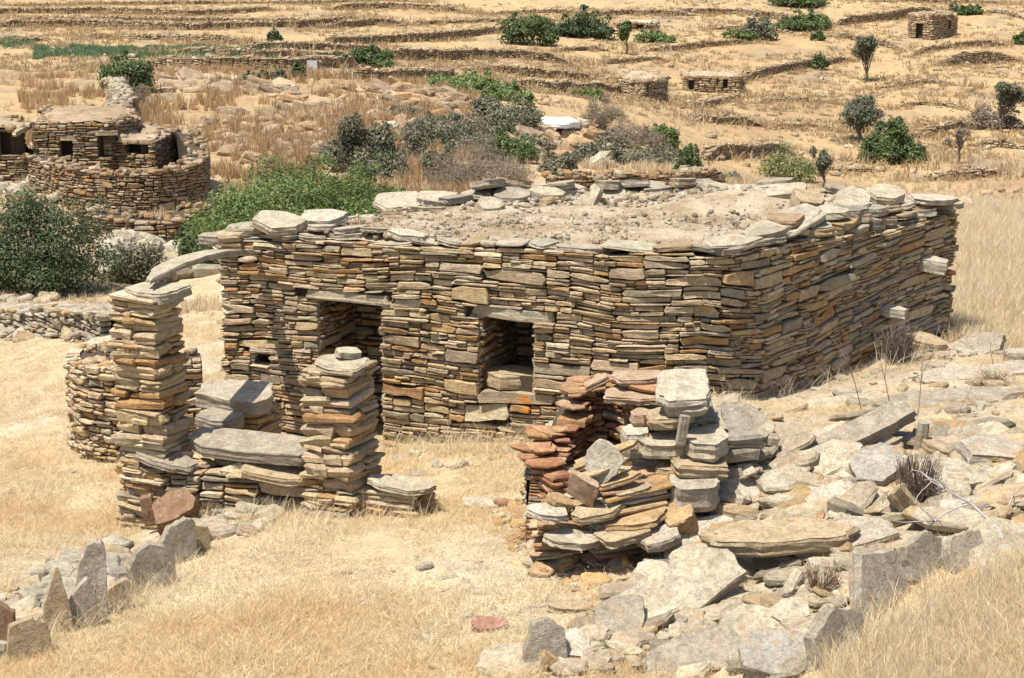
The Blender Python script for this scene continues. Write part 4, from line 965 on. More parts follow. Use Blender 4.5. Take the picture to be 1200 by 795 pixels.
rubble(304, [(0,700),(70,665),(140,640),(160,665),(215,600),(330,598),(300,628),(200,640),(160,690),(90,700),(30,760),(0,770)], 280, (.08, .50), 'pale', 'pavement-like band of flat pale stones behind the left standing slabs', 110, tilt=(4, 2, 7), lift=.03, name='stone_band')
rubble(305, [(470,660),(700,650),(740,700),(600,795),(440,795),(460,700)], 85, (.04, .24), 'pale', 'few pale stones strewn in the straw in front of the low wall', 40, tilt=(3, 0, 8), lift=.0, name='strewn_stones', bigpow=3)
rubble(310, [(150,795),(330,640),(470,650),(640,660),(620,795)], 110, (.03, .20), 'pale', 'small pale stones dotted through the straw of the bottom left foreground', 30, tilt=(3, 0, 8), lift=0, name='strewn_stones', bigpow=3)
rubble(306, [(850,475),(960,450),(1120,400),(1200,395),(1200,530),(1080,500),(960,490),(850,540),(790,500)], 240, (.04, .36), 'pale', 'pale stones strewn on the bare slope right of the building corner', 80, tilt=(4, -4, 9), lift=.01, name='strewn_stones', bigpow=3)
rubble(307, [(0,350),(60,352),(130,385),(120,410),(60,398),(0,400)], 170, (.10, .62), 'pale', 'tumbled flat stones in front of the curved low wall at far left', 60, lift=.12)
rubble(308, [(450,520),(640,510),(640,545),(520,560),(455,560)], 40, (.05, .28), 'pale', 'few stones at the straw-grown foot of the long facade', 16, lift=0, name='strewn_stones', bigpow=3)
rubble(309, [(60,640),(180,520),(60,500),(0,560),(0,640)], 25, (.04, .22), 'pale', 'few flat stones in the straw left of the tall pillar', 8, lift=0, name='strewn_stones', bigpow=3)
# bedrock ledges and stones right of the building
for lb, px, py, L, W_, T, rot, col, dz in [('long bedrock ledge with a dark undercut edge at the right', 1120, 470, 1.7, .42, .22, (9, -3, 8), 'grey', -.04), ('upper bedrock ledge at the right edge', 1150, 440, 1.5, .36, .2, (9, -4, 10), 'warm', -.04),
      ('small ledge of bedrock below the two long ones', 980, 478, 1.2, .5, .12, (10, -4, 8), 'pale', -.02), ('flat bedrock sheet at the foot of the building', 905, 480, .8, .34, .08, (8, -5, 8), 'tan', -.01),
      ('large leaning grey slab near the far end of the building', 1145, 413, .75, .45, .14, (26, -18, 10), 'grey', .06), ('orange-white rounded block at the far end of the building', 1082, 410, .6, .4, .2, (10, 12, 0), 'tan', .06),
      ('rounded boulder at the right edge in the straw', 1195, 425, .4, .3, .2, (0, 0, 0), 'warm', .04)]:
    hero('bedrock_ledge' if 'bedrock' in lb else 'boulder', lb, 'rock', px, py, L, W_, T, rot, col, dz=dz, n=44, layers=6)

# left curved low wall with a pale top
pts_l = [P(-70, 352, 28.5)[:2], P(0, 366, 26.6)[:2], P(60, 383, 25.0)[:2], P(122, 410, 23.4)[:2]]
low_wall('curved_wall', 'curved low wall with a broad pale top at the far left below the dark bush', pts_l, lambda s, p: ground(*p.at(s)) + .42, (.10, .4), (.05, .13), 'pale', 401, thick=.7, parts=60, r=1.0)
RU = np.random.default_rng(55)
pl_ = Path(pts_l, 1.0); sp = []
for _ in range(150):
    s = RU.uniform(0, pl_.L); x, y = pl_.at(s, -RU.uniform(.0, .65)); L = RU.uniform(.15, .45); sp.append((x, y, gz(*pl_.at(s)) + .44, L, L * .7, .06, RU.normal(0, .12), RU.normal(0, .12), RU.uniform(0, 6)))
emit_slabs(bpy.data.objects['curved_wall'], RU, 8, sp, M_STONE, 60, 'pale', name='top_slab', rest='top_stones', base=bpy.data.objects['curved_wall'].location)

# ------------------------------------------------------------------ tubes: dead branch, stalks, trunks
def tube_np(pts, rad, n=6, seed=0):
    pts = np.array(pts, float); V = []; F = []; rng = np.random.default_rng(seed)
    for i, p in enumerate(pts):
        d = pts[min(i + 1, len(pts) - 1)] - pts[max(i - 1, 0)]; d = d / (np.linalg.norm(d) + 1e-9)
        a = np.cross(d, [0, 0, 1.]) if abs(d[2]) < .9 else np.cross(d, [1., 0, 0]); a /= np.linalg.norm(a); b = np.cross(d, a)
        for k in range(n):
            t = k / n * 2 * math.pi; V.append(p + (a * math.cos(t) + b * math.sin(t)) * rad[i] * rng.uniform(.85, 1.15))
    for i in range(len(pts) - 1):
        for k in range(n): F.append((i*n + k, i*n + (k+1) % n, (i+1)*n + (k+1) % n, (i+1)*n + k))
    return np.array(V), np.array(F)
def join_np(parts):
    V = []; F = []; o = 0
    for v, f in parts: V.append(v); F.append(f + o); o += len(v)
    return np.vstack(V), np.vstack(F)
def grow(rng, p, d, L, r, depth, out, bend=.25, n=6, kids=(2, 3), shrink=.66, spread=.7, up=.0):
    pts = [np.array(p, float)]; d = np.array(d, float); k = 4
    for i in range(k):
        d = d + rng.normal(0, bend, 3) + np.array([0, 0, up]); d /= np.linalg.norm(d); pts.append(pts[-1] + d * L / k)
    out.append((pts, np.linspace(r, r * .62, k + 1), depth))
    if depth > 0:
        for _ in range(int(rng.integers(kids[0], kids[1] + 1))):
            q = pts[int(rng.integers(2, k + 1))]; e = d + rng.normal(0, spread, 3); e /= np.linalg.norm(e); grow(rng, q, e, L * shrink * rng.uniform(.8, 1.2), r * .55, depth - 1, out, bend, n, kids, shrink, spread, up)
def branch_obj(name, label, cat, px, py, dirv, L, r, depth, seed, col, D=None, dz=0, group=None, **kw):
    rng = np.random.default_rng(seed); g = G(px, py) if D is None else P(px, py, D); out = []
    grow(rng, (0, 0, 0), dirv, L, r, depth, out, **kw)
    V, F = join_np([tube_np(a, b, 5, i) for i, (a, b, _) in enumerate(out)])
    return tag(add_obj(name, mesh_np(name, V, F, M_TWIG, np.tile(col, (len(V), 1)), True), None, g + np.array([0, 0, dz])), label, cat, group)
branch_obj('dead_branch', 'weathered grey dead branch lying on the leaning slab at the right edge', 'branch', 1130, 664, (.9, .35, .30), .75, .026, 3, 7, (.36, .34, .32), dz=.04, spread=.75, bend=.2)
for px, py, d, L, sd, lb in [(1015, 497, (-.25, 0, 1), .62, 1, 'leftmost tall bare stalk on the slope behind the rising slab'), (1048, 490, (-.42, .05, 1), .60, 2, 'leaning bare stalk in the middle of the slope'), (1075, 492, (.05, 0, 1), .75, 3, 'forked upright bare stalk right of the leaning ones'), (1120, 490, (.28, 0, 1), .42, 4, 'short bare stalk near the long bedrock ledge'), (1165, 432, (-.3, 0, 1), .25, 5, 'tiny bare twig on the upper bedrock ledge')]:
    branch_obj('dry_stalk', lb, 'dry plant', px, py, d, L, .006, 2, sd + 40, (.34, .24, .17), bend=.10, spread=.35, kids=(1, 2), group='bare stalks on the slope')
def bramble(label, px, py, w, h, n, seed, col, D=None, down=0, name='dry_bramble', lean=(0, 0)):
    rng = np.random.default_rng(seed); g = G(px, py) if D is None else P(px, py, D); parts = []
    for i in range(n):
        a = rng.uniform(0, 6.28); rr = rng.uniform(0, .25) * w; p = np.array([math.cos(a) * rr, math.sin(a) * rr * .5, 0]); L = h * rng.uniform(.5, 1.1)
        e = np.array([math.cos(a) * w * .6 * rng.uniform(.2, 1) + lean[0] * h, math.sin(a) * w * .3 - .05, 1 * L * (-1 if down else 1)]); m = p + e * .5 + rng.normal(0, .12 * w, 3)
        parts.append(tube_np([p, m, p + e, p + e + rng.normal(0, .1 * w, 3)], [.004, .0035, .0025, .001], 3, i))
    V, F = join_np(parts); c = np.tile(col, (len(V), 1)) * np.repeat(rng.uniform(.7, 1.25, (len(V) // 12 + 1)), 12)[:len(V), None]
    return tag(add_obj(name, mesh_np(name, V, F, M_TWIG, c), None, g), label, 'dry plant', None)
bramble('dark brown dry bramble leaning between the slabs of the rubble', 1072, 605, .26, .48, 260, 1, (.17, .12, .09))
bramble('grey-brown dead bush clinging to the wall under the lower jutting stone', 1052, 432, .34, .50, 220, 2, (.18, .145, .12), D=18.6)
bramble('small pale dead bush under the long thick slab', 962, 700, .20, .24, 120, 3, (.34, .25, .17))
bramble('spiky pale dry plant on the bedrock ledge at the right edge', 1165, 448, .30, .14, 110, 4, (.50, .41, .28))
# ------------------------------------------------------------------ dry stone huts and ruins further off
def hut(name, label, cat, foot, zt, holes_px, Lr, Tr, mode, seed, roof=None, closed=True, r=.15, thick=.45, ds=.03, top_fn=None, n=10, mat=None, group=None, topn=3, zfoot=None, proud=.06, roofcol=None, back_s=None, single=0, reg=None):
    dd = G(foot[0][0], foot[0][1])[1] - foot[0][2] if reg else 0; foot = [(a, b_, D_ + dd) for a, b_, D_ in foot]
    if reg: zt = P(reg[0], reg[1], foot[0][2])[2]
    rng = np.random.default_rng(seed); pts = [P(px, py, D)[:2] for px, py, D in foot]
    p = Path(pts, r, closed=closed, step=.06); base = np.array([np.mean([q[0] for q in pts]), np.mean([q[1] for q in pts]), 0]); base[2] = gz(*base[:2])
    root = empty(name, base, label, cat, group)
    zb = lambda s: ground(*p.at(s, .05)) - .15
    ztf = top_fn and (lambda s: (zt if reg else 0) + top_fn(s, p)) or (lambda s: np.full(np.shape(s), zt) + vnoise(np.asarray(s) * 1.7, np.asarray(s) * 0, seed) * .16)
    z0 = float(np.min(zb(p.S))) - .2; hs = []
    for x0, x1, y0, y1, lo, hi in holes_px:
        s0, za = p.sh(x0, y0, lo * p.L, hi * p.L); s1, _ = p.sh(x1, y0, lo * p.L, hi * p.L); _, zc = p.sh((x0 + x1) / 2, y1, lo * p.L, hi * p.L)
        _, za = p.sh((x0 + x1) / 2, y0, lo * p.L, hi * p.L); s0, s1 = min(s0, s1), max(s0, s1); hs.append((s0, s1, zc - z0, za - z0))
        lt = add_obj('lintel', hero_mesh('lintel', seed + 7, (s1 - s0) * 1.5, .3, .14, C_['tan'], n=14, layers=2), root)
        x, y = p.at((s0 + s1) / 2, -.08); nx, ny = p.nrm((s0 + s1) / 2); lt.location = np.array([x, y, za + .07]) - base; lt.rotation_euler = (0, 0, math.atan2(ny, nx) + math.pi / 2)
    S_ = pack(rng, p.L, lambda s: zb(s) - z0, lambda s: ztf(s) - z0, Lr, Tr, ds, [(a, b, c, d + .1) for a, b, c, d in hs])
    V_ = face_stones(rng, S_, .01, .018, .22, proud, n=n); W_ = to_world(p, V_, z0)
    emit(root, W_, tmpl(n), pal(rng, len(S_), mode), mat or M_STONE, largest(W_, single, p.nrm(S_[:, :2].mean(1))[1] < .3) if single else None, base=base, rest='facing_stones')
    strip_core(p, lambda s: float(zb(s)) - .3, lambda s: float(ztf(s)) - .04, .08, thick, 'earth_core', root, base, [(a, b, z0 + c, z0 + d) for a, b, c, d in hs])
    sp = []
    for _ in range(int(p.L * thick * topn * 4)):
        s = rng.uniform(0, p.L); x, y = p.at(s, -rng.uniform(-.05, thick)); L = rng.uniform(*Lr)
        sp.append((x, y, float(ztf(s)) + rng.uniform(-.03, .05), L, L * rng.uniform(.5, .9), rng.uniform(*Tr), rng.normal(0, .15), rng.normal(0, .15), rng.uniform(0, 6.28)))
    emit_slabs(root, rng, 6, sp, mat or M_STONE, 0, mode, rest='top_stones', base=base)
    if roof is not None:
        m = 40; ts = np.linspace(0, p.L, m, endpoint=False); rx, ry = p.at(ts, -.15); c = np.array([rx.mean(), ry.mean()]); V = []; F = []
        for k, f in enumerate([0.02, .3, .55, .8, 1]):
            X = c[0] + (rx - c[0]) * f; Y = c[1] + (ry - c[1]) * f; V.append(np.stack([X, Y, ztf(ts) + .03 + roof * (1 - f * f) + fbm(X / .8, Y / .8, seed, 3) * .06], 1))
        for k in range(4):
            for i in range(m): F.append((k*m + i, (k+1)*m + i, (k+1)*m + (i+1) % m, k*m + (i+1) % m))
        V = np.vstack(V); col = np.array(roofcol or (.46, .36, .24)); add_obj('roof', mesh_np('roof', V - base, np.array(F), bpy.data.materials['dry stony earth'], np.tile(col, (len(V), 1)), True), root)
    return p, root
# the round-walled ruin at the left
hut('ruined_house', 'low ruined stone house with two dark openings inside the round-walled yard', 'ruined house', [(42,205,49.3),(128,200,49.3),(168,192,52.2),(152,175,56),(60,170,56)], CZ-4.28, [(72,84,165,182,0,.4),(116,129,159,184,0,.4)], (.12,.45), (.06,.16), 'ruin', 501, roof=.08, roofcol=(.36,.27,.17), r=.04, thick=.4, ds=.025, single=60)
hut('ruined_house', 'small low stone annexe with a wide dark slot and pale roof in the round-walled yard', 'ruined house', [(130,192,49.8),(182,190,49.2),(208,185,52.5),(150,180,55)], CZ-4.75, [(148,174,169,180,0,.5)], (.12,.45), (.06,.16), 'ruin', 503, roof=.05, r=.04, roofcol=(.40,.31,.21), ds=.025, single=40)
hut('ruined_house', 'collapsed stone house with a big black hole at the left edge', 'ruined house', [(-60,205,49.0),(32,203,49.0),(40,196,50.5),(20,190,54),(-90,190,54)], CZ-4.42, [(-2,29,155,182,0,.4)], (.12,.45), (.06,.16), 'ruin', 505, roof=.05, r=.04, ds=.03, roofcol=(.40,.31,.20), single=40)
def yard_top(s, p): return CZ - 5.02 + np.interp(np.asarray(s) / p.L, [0, .3, .6, .8, 1], [.0, -.16, .02, .22, .25]) + vnoise(np.asarray(s) * 1.3, np.asarray(s) * 0, 3) * .12
hut('yard_wall', 'high rounded dry stone yard wall casting a shadow to the right, around the ruined houses', 'stone wall', [(34,212,47.6),(60,226,46.2),(88,236,45.0),(150,240,44.2),(205,232,44.6),(240,218,46.0),(247,205,48.5),(228,190,52.5)], 0, [], (.10,.36), (.06,.15), 'ruin', 507, closed=False, r=1.6, thick=.6, ds=.025, top_fn=yard_top, single=140)
def bank_top(s, p): return ground(*p.at(s, 0)) + .75 + vnoise(np.asarray(s) * 1.1, np.asarray(s) * 0, 8) * .25
hut('field_wall', 'dark rubble wall between the round-walled ruin and the big dark bush', 'stone wall', [(92,279,40.5),(150,279,40),(205,276,40),(252,268,41)], 0, [], (.12,.42), (.06,.18), 'ruin', 509, closed=False, r=.8, thick=.7, ds=.03, top_fn=bank_top, single=60)
def rear_top(s, p): return ground(*p.at(s, 0)) + .55 + vnoise(np.asarray(s) * 1.1, np.asarray(s) * 0, 9) * .2
hut('field_wall', 'brown rubble wall running just behind the roof of the large building', 'stone wall', [(640,226,46),(700,222,46),(780,216,48),(850,214,52)], 0, [], (.14,.45), (.08,.2), 'ruin', 511, closed=False, r=.8, thick=.7, ds=.03, top_fn=rear_top)
def short_top(s, p): return ground(*p.at(s, 0)) + .9
hut('field_wall', 'pale broken wall descending beside the juniper above the round-walled ruin', 'stone wall', [(122,88,82),(134,108,72),(118,124,66),(128,130,64)], 0, [], (.2,.5), (.1,.24), 'pale', 513, closed=False, r=.8, thick=.9, ds=.04, top_fn=short_top, n=6)
# far huts
hut('stone_house', 'roofless square stone house with a black doorway at the upper right', 'stone house', [(1063,44,190),(1093,45,187),(1122,41,192),(1094,38,197)], 0, [(1073.5,1081.5,27.5,45,0,.3),(1099,1103,25,33,.25,.5),(1112,1115,24,34,.25,.5)], (.3,.8), (.18,.35), 'far', 521, ds=.06, n=6, r=.1, thick=.5, mat=M_FARSTONE, reg=(1090, 17),
    top_fn=lambda s, p: np.interp((np.asarray(s) / p.L) % 1, [0, .25, .3, .36, .42, .5, .6, 1], [.0, .0, -.1, .12, -.45, .1, .1, .0]) + vnoise(np.asarray(s) * 1.3, np.asarray(s) * 0, 3) * .2)
hut('stone_hut', 'low stone hut with a flat pale roof and small dark side door beyond the building', 'stone hut', [(722,109,122),(755,112,118),(783,107,121),(765,100,130),(730,100,130)], 0, [(776,781,94,104,.1,.5)], (.25,.7), (.14,.3), 'far', 523, roof=.02, roofcol=(.42,.33,.22), ds=.06, n=6, mat=M_FARSTONE, reg=(755, 91))
hut('stone_hut', 'tiny low hut with a dark opening behind the umbrella-shaped tree', 'stone hut', [(722,35,178),(770,34,178),(768,28,188),(724,28,188)], 0, [(747,753,28,34,0,.4)], (.3,.8), (.16,.3), 'far', 525, roof=.1, roofcol=(.5,.42,.3), ds=.07, n=6, mat=M_FARSTONE, reg=(745, 27))
hut('stone_shed', 'long low stone shed set in the slope with two black doorways', 'stone shed', [(800,106,140),(868,104,140),(868,98,150),(800,98,150)], 0, [(807.5,813.5,94,105,0,.45),(847.5,853,93,103,0,.45)], (.3,.8), (.16,.3), 'far', 527, roof=.02, roofcol=(.42,.33,.22), ds=.06, n=6, mat=M_FARSTONE, reg=(835, 91))
m_w, nt_w, b_w = new_mat('whitewash'); b_w.inputs['Base Color'].default_value = (.78, .77, .73, 1)
q = P(655, 150, 76); hm = hero_mesh('white_slab_roof', 901, 2.1, 2.2, .25, (.78,.77,.73), m_w, n=30, corners=6, rough=.8); tag(add_obj('white_cistern', hm, None, q + np.array([-.05, 0, .25]), (R(3), 0, R(4))), 'flat whitewashed cistern top glaring white between the shrubs', 'cistern')
fe = empty('grey_fence', P(673, 151, 74), 'short grey picket fence at the right end of the white cistern', 'fence')
for k in range(6): 
    me = mesh_np('picket', np.array([(x, y, z) for x in (-.02, .02) for y in (-.02, .02) for z in (0, .3)]), np.array([(0,1,3,2),(4,6,7,5),(0,4,5,1),(2,3,7,6),(1,5,7,3)]), M_TWIG, np.tile((.33,.34,.34), (8, 1))); add_obj('picket', me, fe, (-.35 + k * .14, 0, 0))
bd = empty('white_board', G(366, 84), 'small white board standing on the terrace among low green shrubs', 'board')
def box(name, L, W_, H_, loc, parent, mat, col): add_obj(name, mesh_np(name, np.array([(x, y, z) for x in (-L/2, L/2) for y in (-W_/2, W_/2) for z in (0, H_)]), np.array([(0,1,3,2),(4,6,7,5),(0,4,5,1),(2,3,7,6),(1,5,7,3),(0,2,6,4)]), mat, np.tile(col, (8, 1))), parent, loc)
box('board', .62, .08, .55, (0, 0, .12), bd, M_TWIG, (.52,.53,.55)); box('leg', .06, .06, .3, (-.22, .06, -.1), bd, M_TWIG, (.3,.3,.3)); box('leg', .06, .06, .3, (.22, .06, -.1), bd, M_TWIG, (.3,.3,.3))

# ------------------------------------------------------------------ crags and rocks of the gully
def crag(lb, px, py, L, W_, T, rot, col, dz=.1, **kw): hero('rock_outcrop', lb, 'rock', px, py, L, W_, T, rot, col, dz=dz, n=40, layers=7, rough=2.2, **kw)
RG = np.random.default_rng(71)
def crags(lb_root, poly, n, Lr, mode, seed, root_name='rock_band', ns=60, thick=(.2, .5), tilt=(6, 6, 14)):
    return rubble(seed, poly, n, Lr, mode, lb_root, ns, tilt, lift=.1, name=root_name, cat='rocks', bigpow=1.6, thick=thick, wr=(.4, .75), yaw=.35)
crags('band of orange-brown rock crags along the crest right of the juniper', [(176,92),(250,88),(350,108),(362,124),(300,112),(180,108)], 96, (0.36, 1.87), 'crag', 601, thick=(.12, .28))
crags('line of tawny crags and boulders on the bank left of the green reeds', [(392,104),(470,100),(545,112),(550,128),(470,124),(400,122)], 96, (0.36, 1.70), 'crag', 602, thick=(.12, .28))
crags('broken brown rocks between the shrubs of the gully', [(430,135),(520,125),(560,150),(480,190),(440,160)], 64, (0.24, 1.36), 'crag', 603)
crags('brown rock faces in the gully right of the large grey bush', [(618,158),(668,150),(690,190),(660,200),(620,190)], 54, (0.30, 1.61), 'crag', 604)
crags('tan rocks among the grey scrub behind the roof', [(670,150),(740,140),(780,190),(700,205)], 54, (0.24, 1.27), 'crag', 605)
crags('pale rocks on the washed-out bank below the field wall', [(120,285),(245,276),(255,320),(190,335),(125,325)], 90, (.25, 1.3), 'pale', 606)
crags('rusty rocks in the dry grass of the bank behind the ruined houses', [(230,130),(400,120),(400,190),(300,200),(240,170)], 112, (0.18, 1.19), 'crag', 607, thick=(.2, .4))
crags('loose stones below the high rounded yard wall', [(60,240),(250,236),(250,250),(120,262),(60,255)], 50, (.1, .4), 'ruin', 608)
crags('pale boulders edging the far side of the right-hand field', [(1085,236),(1200,220),(1200,240),(1110,250)], 25, (0.18, 0.77), 'crag', 609)
crags('scattered boulders on the upper slope at the top centre', [(560,3),(860,3),(860,40),(700,60),(560,20)], 60, (.3, 1.1), 'far', 610, thick=(.15, .3))
crags('scattered stones on the pale slope at the right', [(800,110),(1190,70),(1190,210),(850,205)], 150, (.2, .9), 'far', 611, thick=(.2, .4))
crags('grey stones strewn along the slope at the upper left', [(0,5),(560,5),(560,90),(0,95)], 110, (.2, .9), 'far', 612, thick=(.2, .4))
crags('pale stones around the left ruins', [(-10,190),(60,195),(85,225),(50,245),(-10,230)], 90, (.15, .8), 'pale', 613)
crags('stones on the terraces beyond the green reeds', [(470,60),(800,70),(800,150),(700,135),(560,110)], 90, (.2, .9), 'far', 614, thick=(.2, .4))

# ------------------------------------------------------------------ vegetation
GC = dict(green=(.085,.125,.04), dark=(.065,.092,.038), greygreen=(.15,.152,.092), bright=(.11,.16,.045), olive=(.125,.14,.085), brown=(.21,.17,.125), reed=(.16,.22,.07), lime=(.19,.22,.08))
def leaves(rng, cen, rad, n, size, col, up=.35, shape='leaf', hollow=.35, dead=0.0):
    """n small leaf faces spread through lumps (centres, radii)"""
    k = len(cen); w = np.array([r.prod() ** .7 for r in rad]); which = rng.choice(k, n, p=w / w.sum())
    d = rng.normal(0, 1, (n, 3)); d /= np.linalg.norm(d, axis=1)[:, None]; d[:, 2] = np.where(rng.random(n) < .6, np.abs(d[:, 2]), d[:, 2])
    c = np.array(cen)[which] + d * np.array(rad)[which] * (rng.uniform(hollow, 1, (n, 1)) ** .5) * (1 + .22 * rng.normal(0, 1, (n, 1)) * .6)
    nm = d + rng.normal(0, .55, (n, 3)) + np.array([0, 0, up]); nm /= np.linalg.norm(nm, axis=1)[:, None]
    a = np.cross(nm, rng.normal(0, 1, (n, 3))); a /= np.linalg.norm(a, axis=1)[:, None] + 1e-9; b = np.cross(nm, a)
    s = size * rng.uniform(.6, 1.5, (n, 1)); w_ = (.5 if shape == 'leaf' else .13)
    V = np.stack([c - a * s, c + b * s * w_, c + a * s, c - b * s * w_], 1)
    t = np.array(col) * rng.uniform(.65, 1.4, (n, 1)) * np.array([1, 1, 1])
    clump = rng.uniform(.8, 1.25, (k, 1))[which]; t = t * clump; t[:, 0] *= rng.uniform(.85, 1.25, n)
    dm = rng.random(n) < dead; t[dm] = np.array([.24, .19, .13]) * rng.uniform(.7, 1.2, (int(dm.sum()), 1))
    return V.reshape(-1, 3), np.arange(n * 4).reshape(n, 4), np.repeat(t, 4, 0)
_vs = [1000]
def bush(name, label, px, py, wp, hp, kind, dens=1.0, D=None, lumps=None, twig=.0, cat='bush', group=None, size=None, flat=1.0, lean=0):
    _vs[0] += 1; rng = np.random.default_rng(_vs[0]); g = G(px, py) if D is None else P(px, py, D); D_ = g[1]; m = D_ / FPX * 1.03
    Wd, Ht = wp * m * 1.15, hp * m * 1.22; g = g + np.array([0, Wd * .12, -.05 * Ht]); g[2] = max(g[2], gz(g[0], g[1]) - .1 * Ht) if D is None else g[2]
    k = lumps or int(np.clip(wp / 7, 5, 22)); cen = []; rad = []
    for i in range(k):
        x = (i + .5) / k * 2 - 1 if k > 2 else 0; x = np.clip(x + rng.normal(0, .12), -1, 1) * .80; e = math.sqrt(max(.05, 1 - x * x)); top = e * rng.uniform(.55, 1.08)
        r = np.array([Wd * .5 * rng.uniform(.22, .40), Wd * .5 * rng.uniform(.22, .40), Ht * rng.uniform(.20, .34)]) ; yy = rng.uniform(-.6, .6) * Wd * .35 * e
        zc = max(r[2] * .6, Ht * top - r[2]) * (rng.uniform(.35, 1) if rng.random() < .35 else 1)
        cen.append(np.array([x * Wd * .5 * .9 + lean * zc, yy, zc])); rad.append(r)
    for i in range(k):
        x = rng.uniform(-.85, .85); cen.append(np.array([x * Wd * .5, -rng.uniform(.0, .35) * Wd * math.sqrt(1 - x * x), Ht * rng.uniform(.14, .34)])); rad.append(np.array([Wd * .5 * .28, Wd * .5 * .24, Ht * .22]))
    for i in range(5):
        x = rng.uniform(-.9, .9); e = math.sqrt(1 - x * x); cen.append(np.array([x * Wd * .5, rng.uniform(-.2, .2) * Wd, Ht * e * rng.uniform(.8, 1.0)])); rad.append(np.array([Wd * .06, Wd * .06, Ht * .12]))
    cen.append(np.array([0, 0, Ht * .40])); rad.append(np.array([Wd * .40, Wd * .28, Ht * .40]))
    sz = size or max(.028, 1.7 * m) ; n = int(np.clip(wp * hp * 2.6 * dens * (1.7 * m / sz) ** 2, 260, 34000))
    root = empty(name, g, label, cat, group)
    V, F, t = leaves(rng, cen, rad, n, sz, GC[kind], dead=twig, shape='leaf' if twig < .5 else 'twig')
    me = mesh_np('foliage', V, F, M_LEAF, t); add_obj('foliage', me, root)
    out = []
    for i in range(int(np.clip(wp / 9, 4, 14))):
        c = cen[int(rng.integers(len(cen)))]; a = rng.normal(0, .08, 3) * Wd; a[2] = 0; mid = (a + c) / 2 + rng.normal(0, .06, 3) * Wd
        out.append(tube_np([a, mid, c, c + (c - mid) * .08], np.array([.02, .015, .009, .003]) * (1 + Wd * .35), 4, i))
    V, F = join_np(out); add_obj('stems', mesh_np('stems', V, F, M_TWIG, np.tile((.20, .16, .12), (len(V), 1))), root)
    return root
def tree(name, label, px, py, wp, hp, kind, trunk=.35, dens=1, lumps=9, lean=0, bare=0, group=None, shape=None):
    _vs[0] += 1; rng = np.random.default_rng(_vs[0]); g = G(px, py); m = g[1] / FPX * 1.03; Wd, Ht = wp * m, hp * m; root = empty(name, g, label, 'tree', group); cen = []; rad = []
    for i in range(lumps):
        a = rng.uniform(0, 6.28); rr = rng.uniform(0, 1.0); cen.append(np.array([math.cos(a) * rr * Wd * .4 + lean * Wd, math.sin(a) * rr * Wd * .35, Ht * (trunk + (1 - trunk) * rng.uniform(.25, .82))])); rad.append(np.array([Wd * rng.uniform(.10, .26), Wd * rng.uniform(.10, .26), Ht * (1 - trunk) * rng.uniform(.18, .32)]))
    sz = max(.05, 1.35 * m); n = int(wp * hp * 2.2 * dens); V, F, t = leaves(rng, cen, rad, max(n, 150), sz, GC[kind], hollow=.1, shape='leaf'); add_obj('crown', mesh_np('crown', V, F, M_LEAF, t), root)
    out = [tube_np([(0, 0, -.1), (Wd * .03, 0, Ht * trunk * .5), (lean * Wd * .3, 0, Ht * trunk)], [Wd * .05, Wd * .035, Wd * .03], 6, 1)]
    for i, c in enumerate(cen): a = np.array([lean * Wd * .25, 0, Ht * trunk * rng.uniform(.6, 1)]); out.append(tube_np([a, (a + c) / 2 + rng.normal(0, .05 * Wd, 3), c, c + (c - a) * .3], [Wd * .022, Wd * .016, Wd * .01, Wd * .003], 4, i))
    V, F = join_np(out); add_obj('trunk', mesh_np('trunk', V, F, M_TWIG, np.tile((.17, .14, .11), (len(V), 1))), root); return root
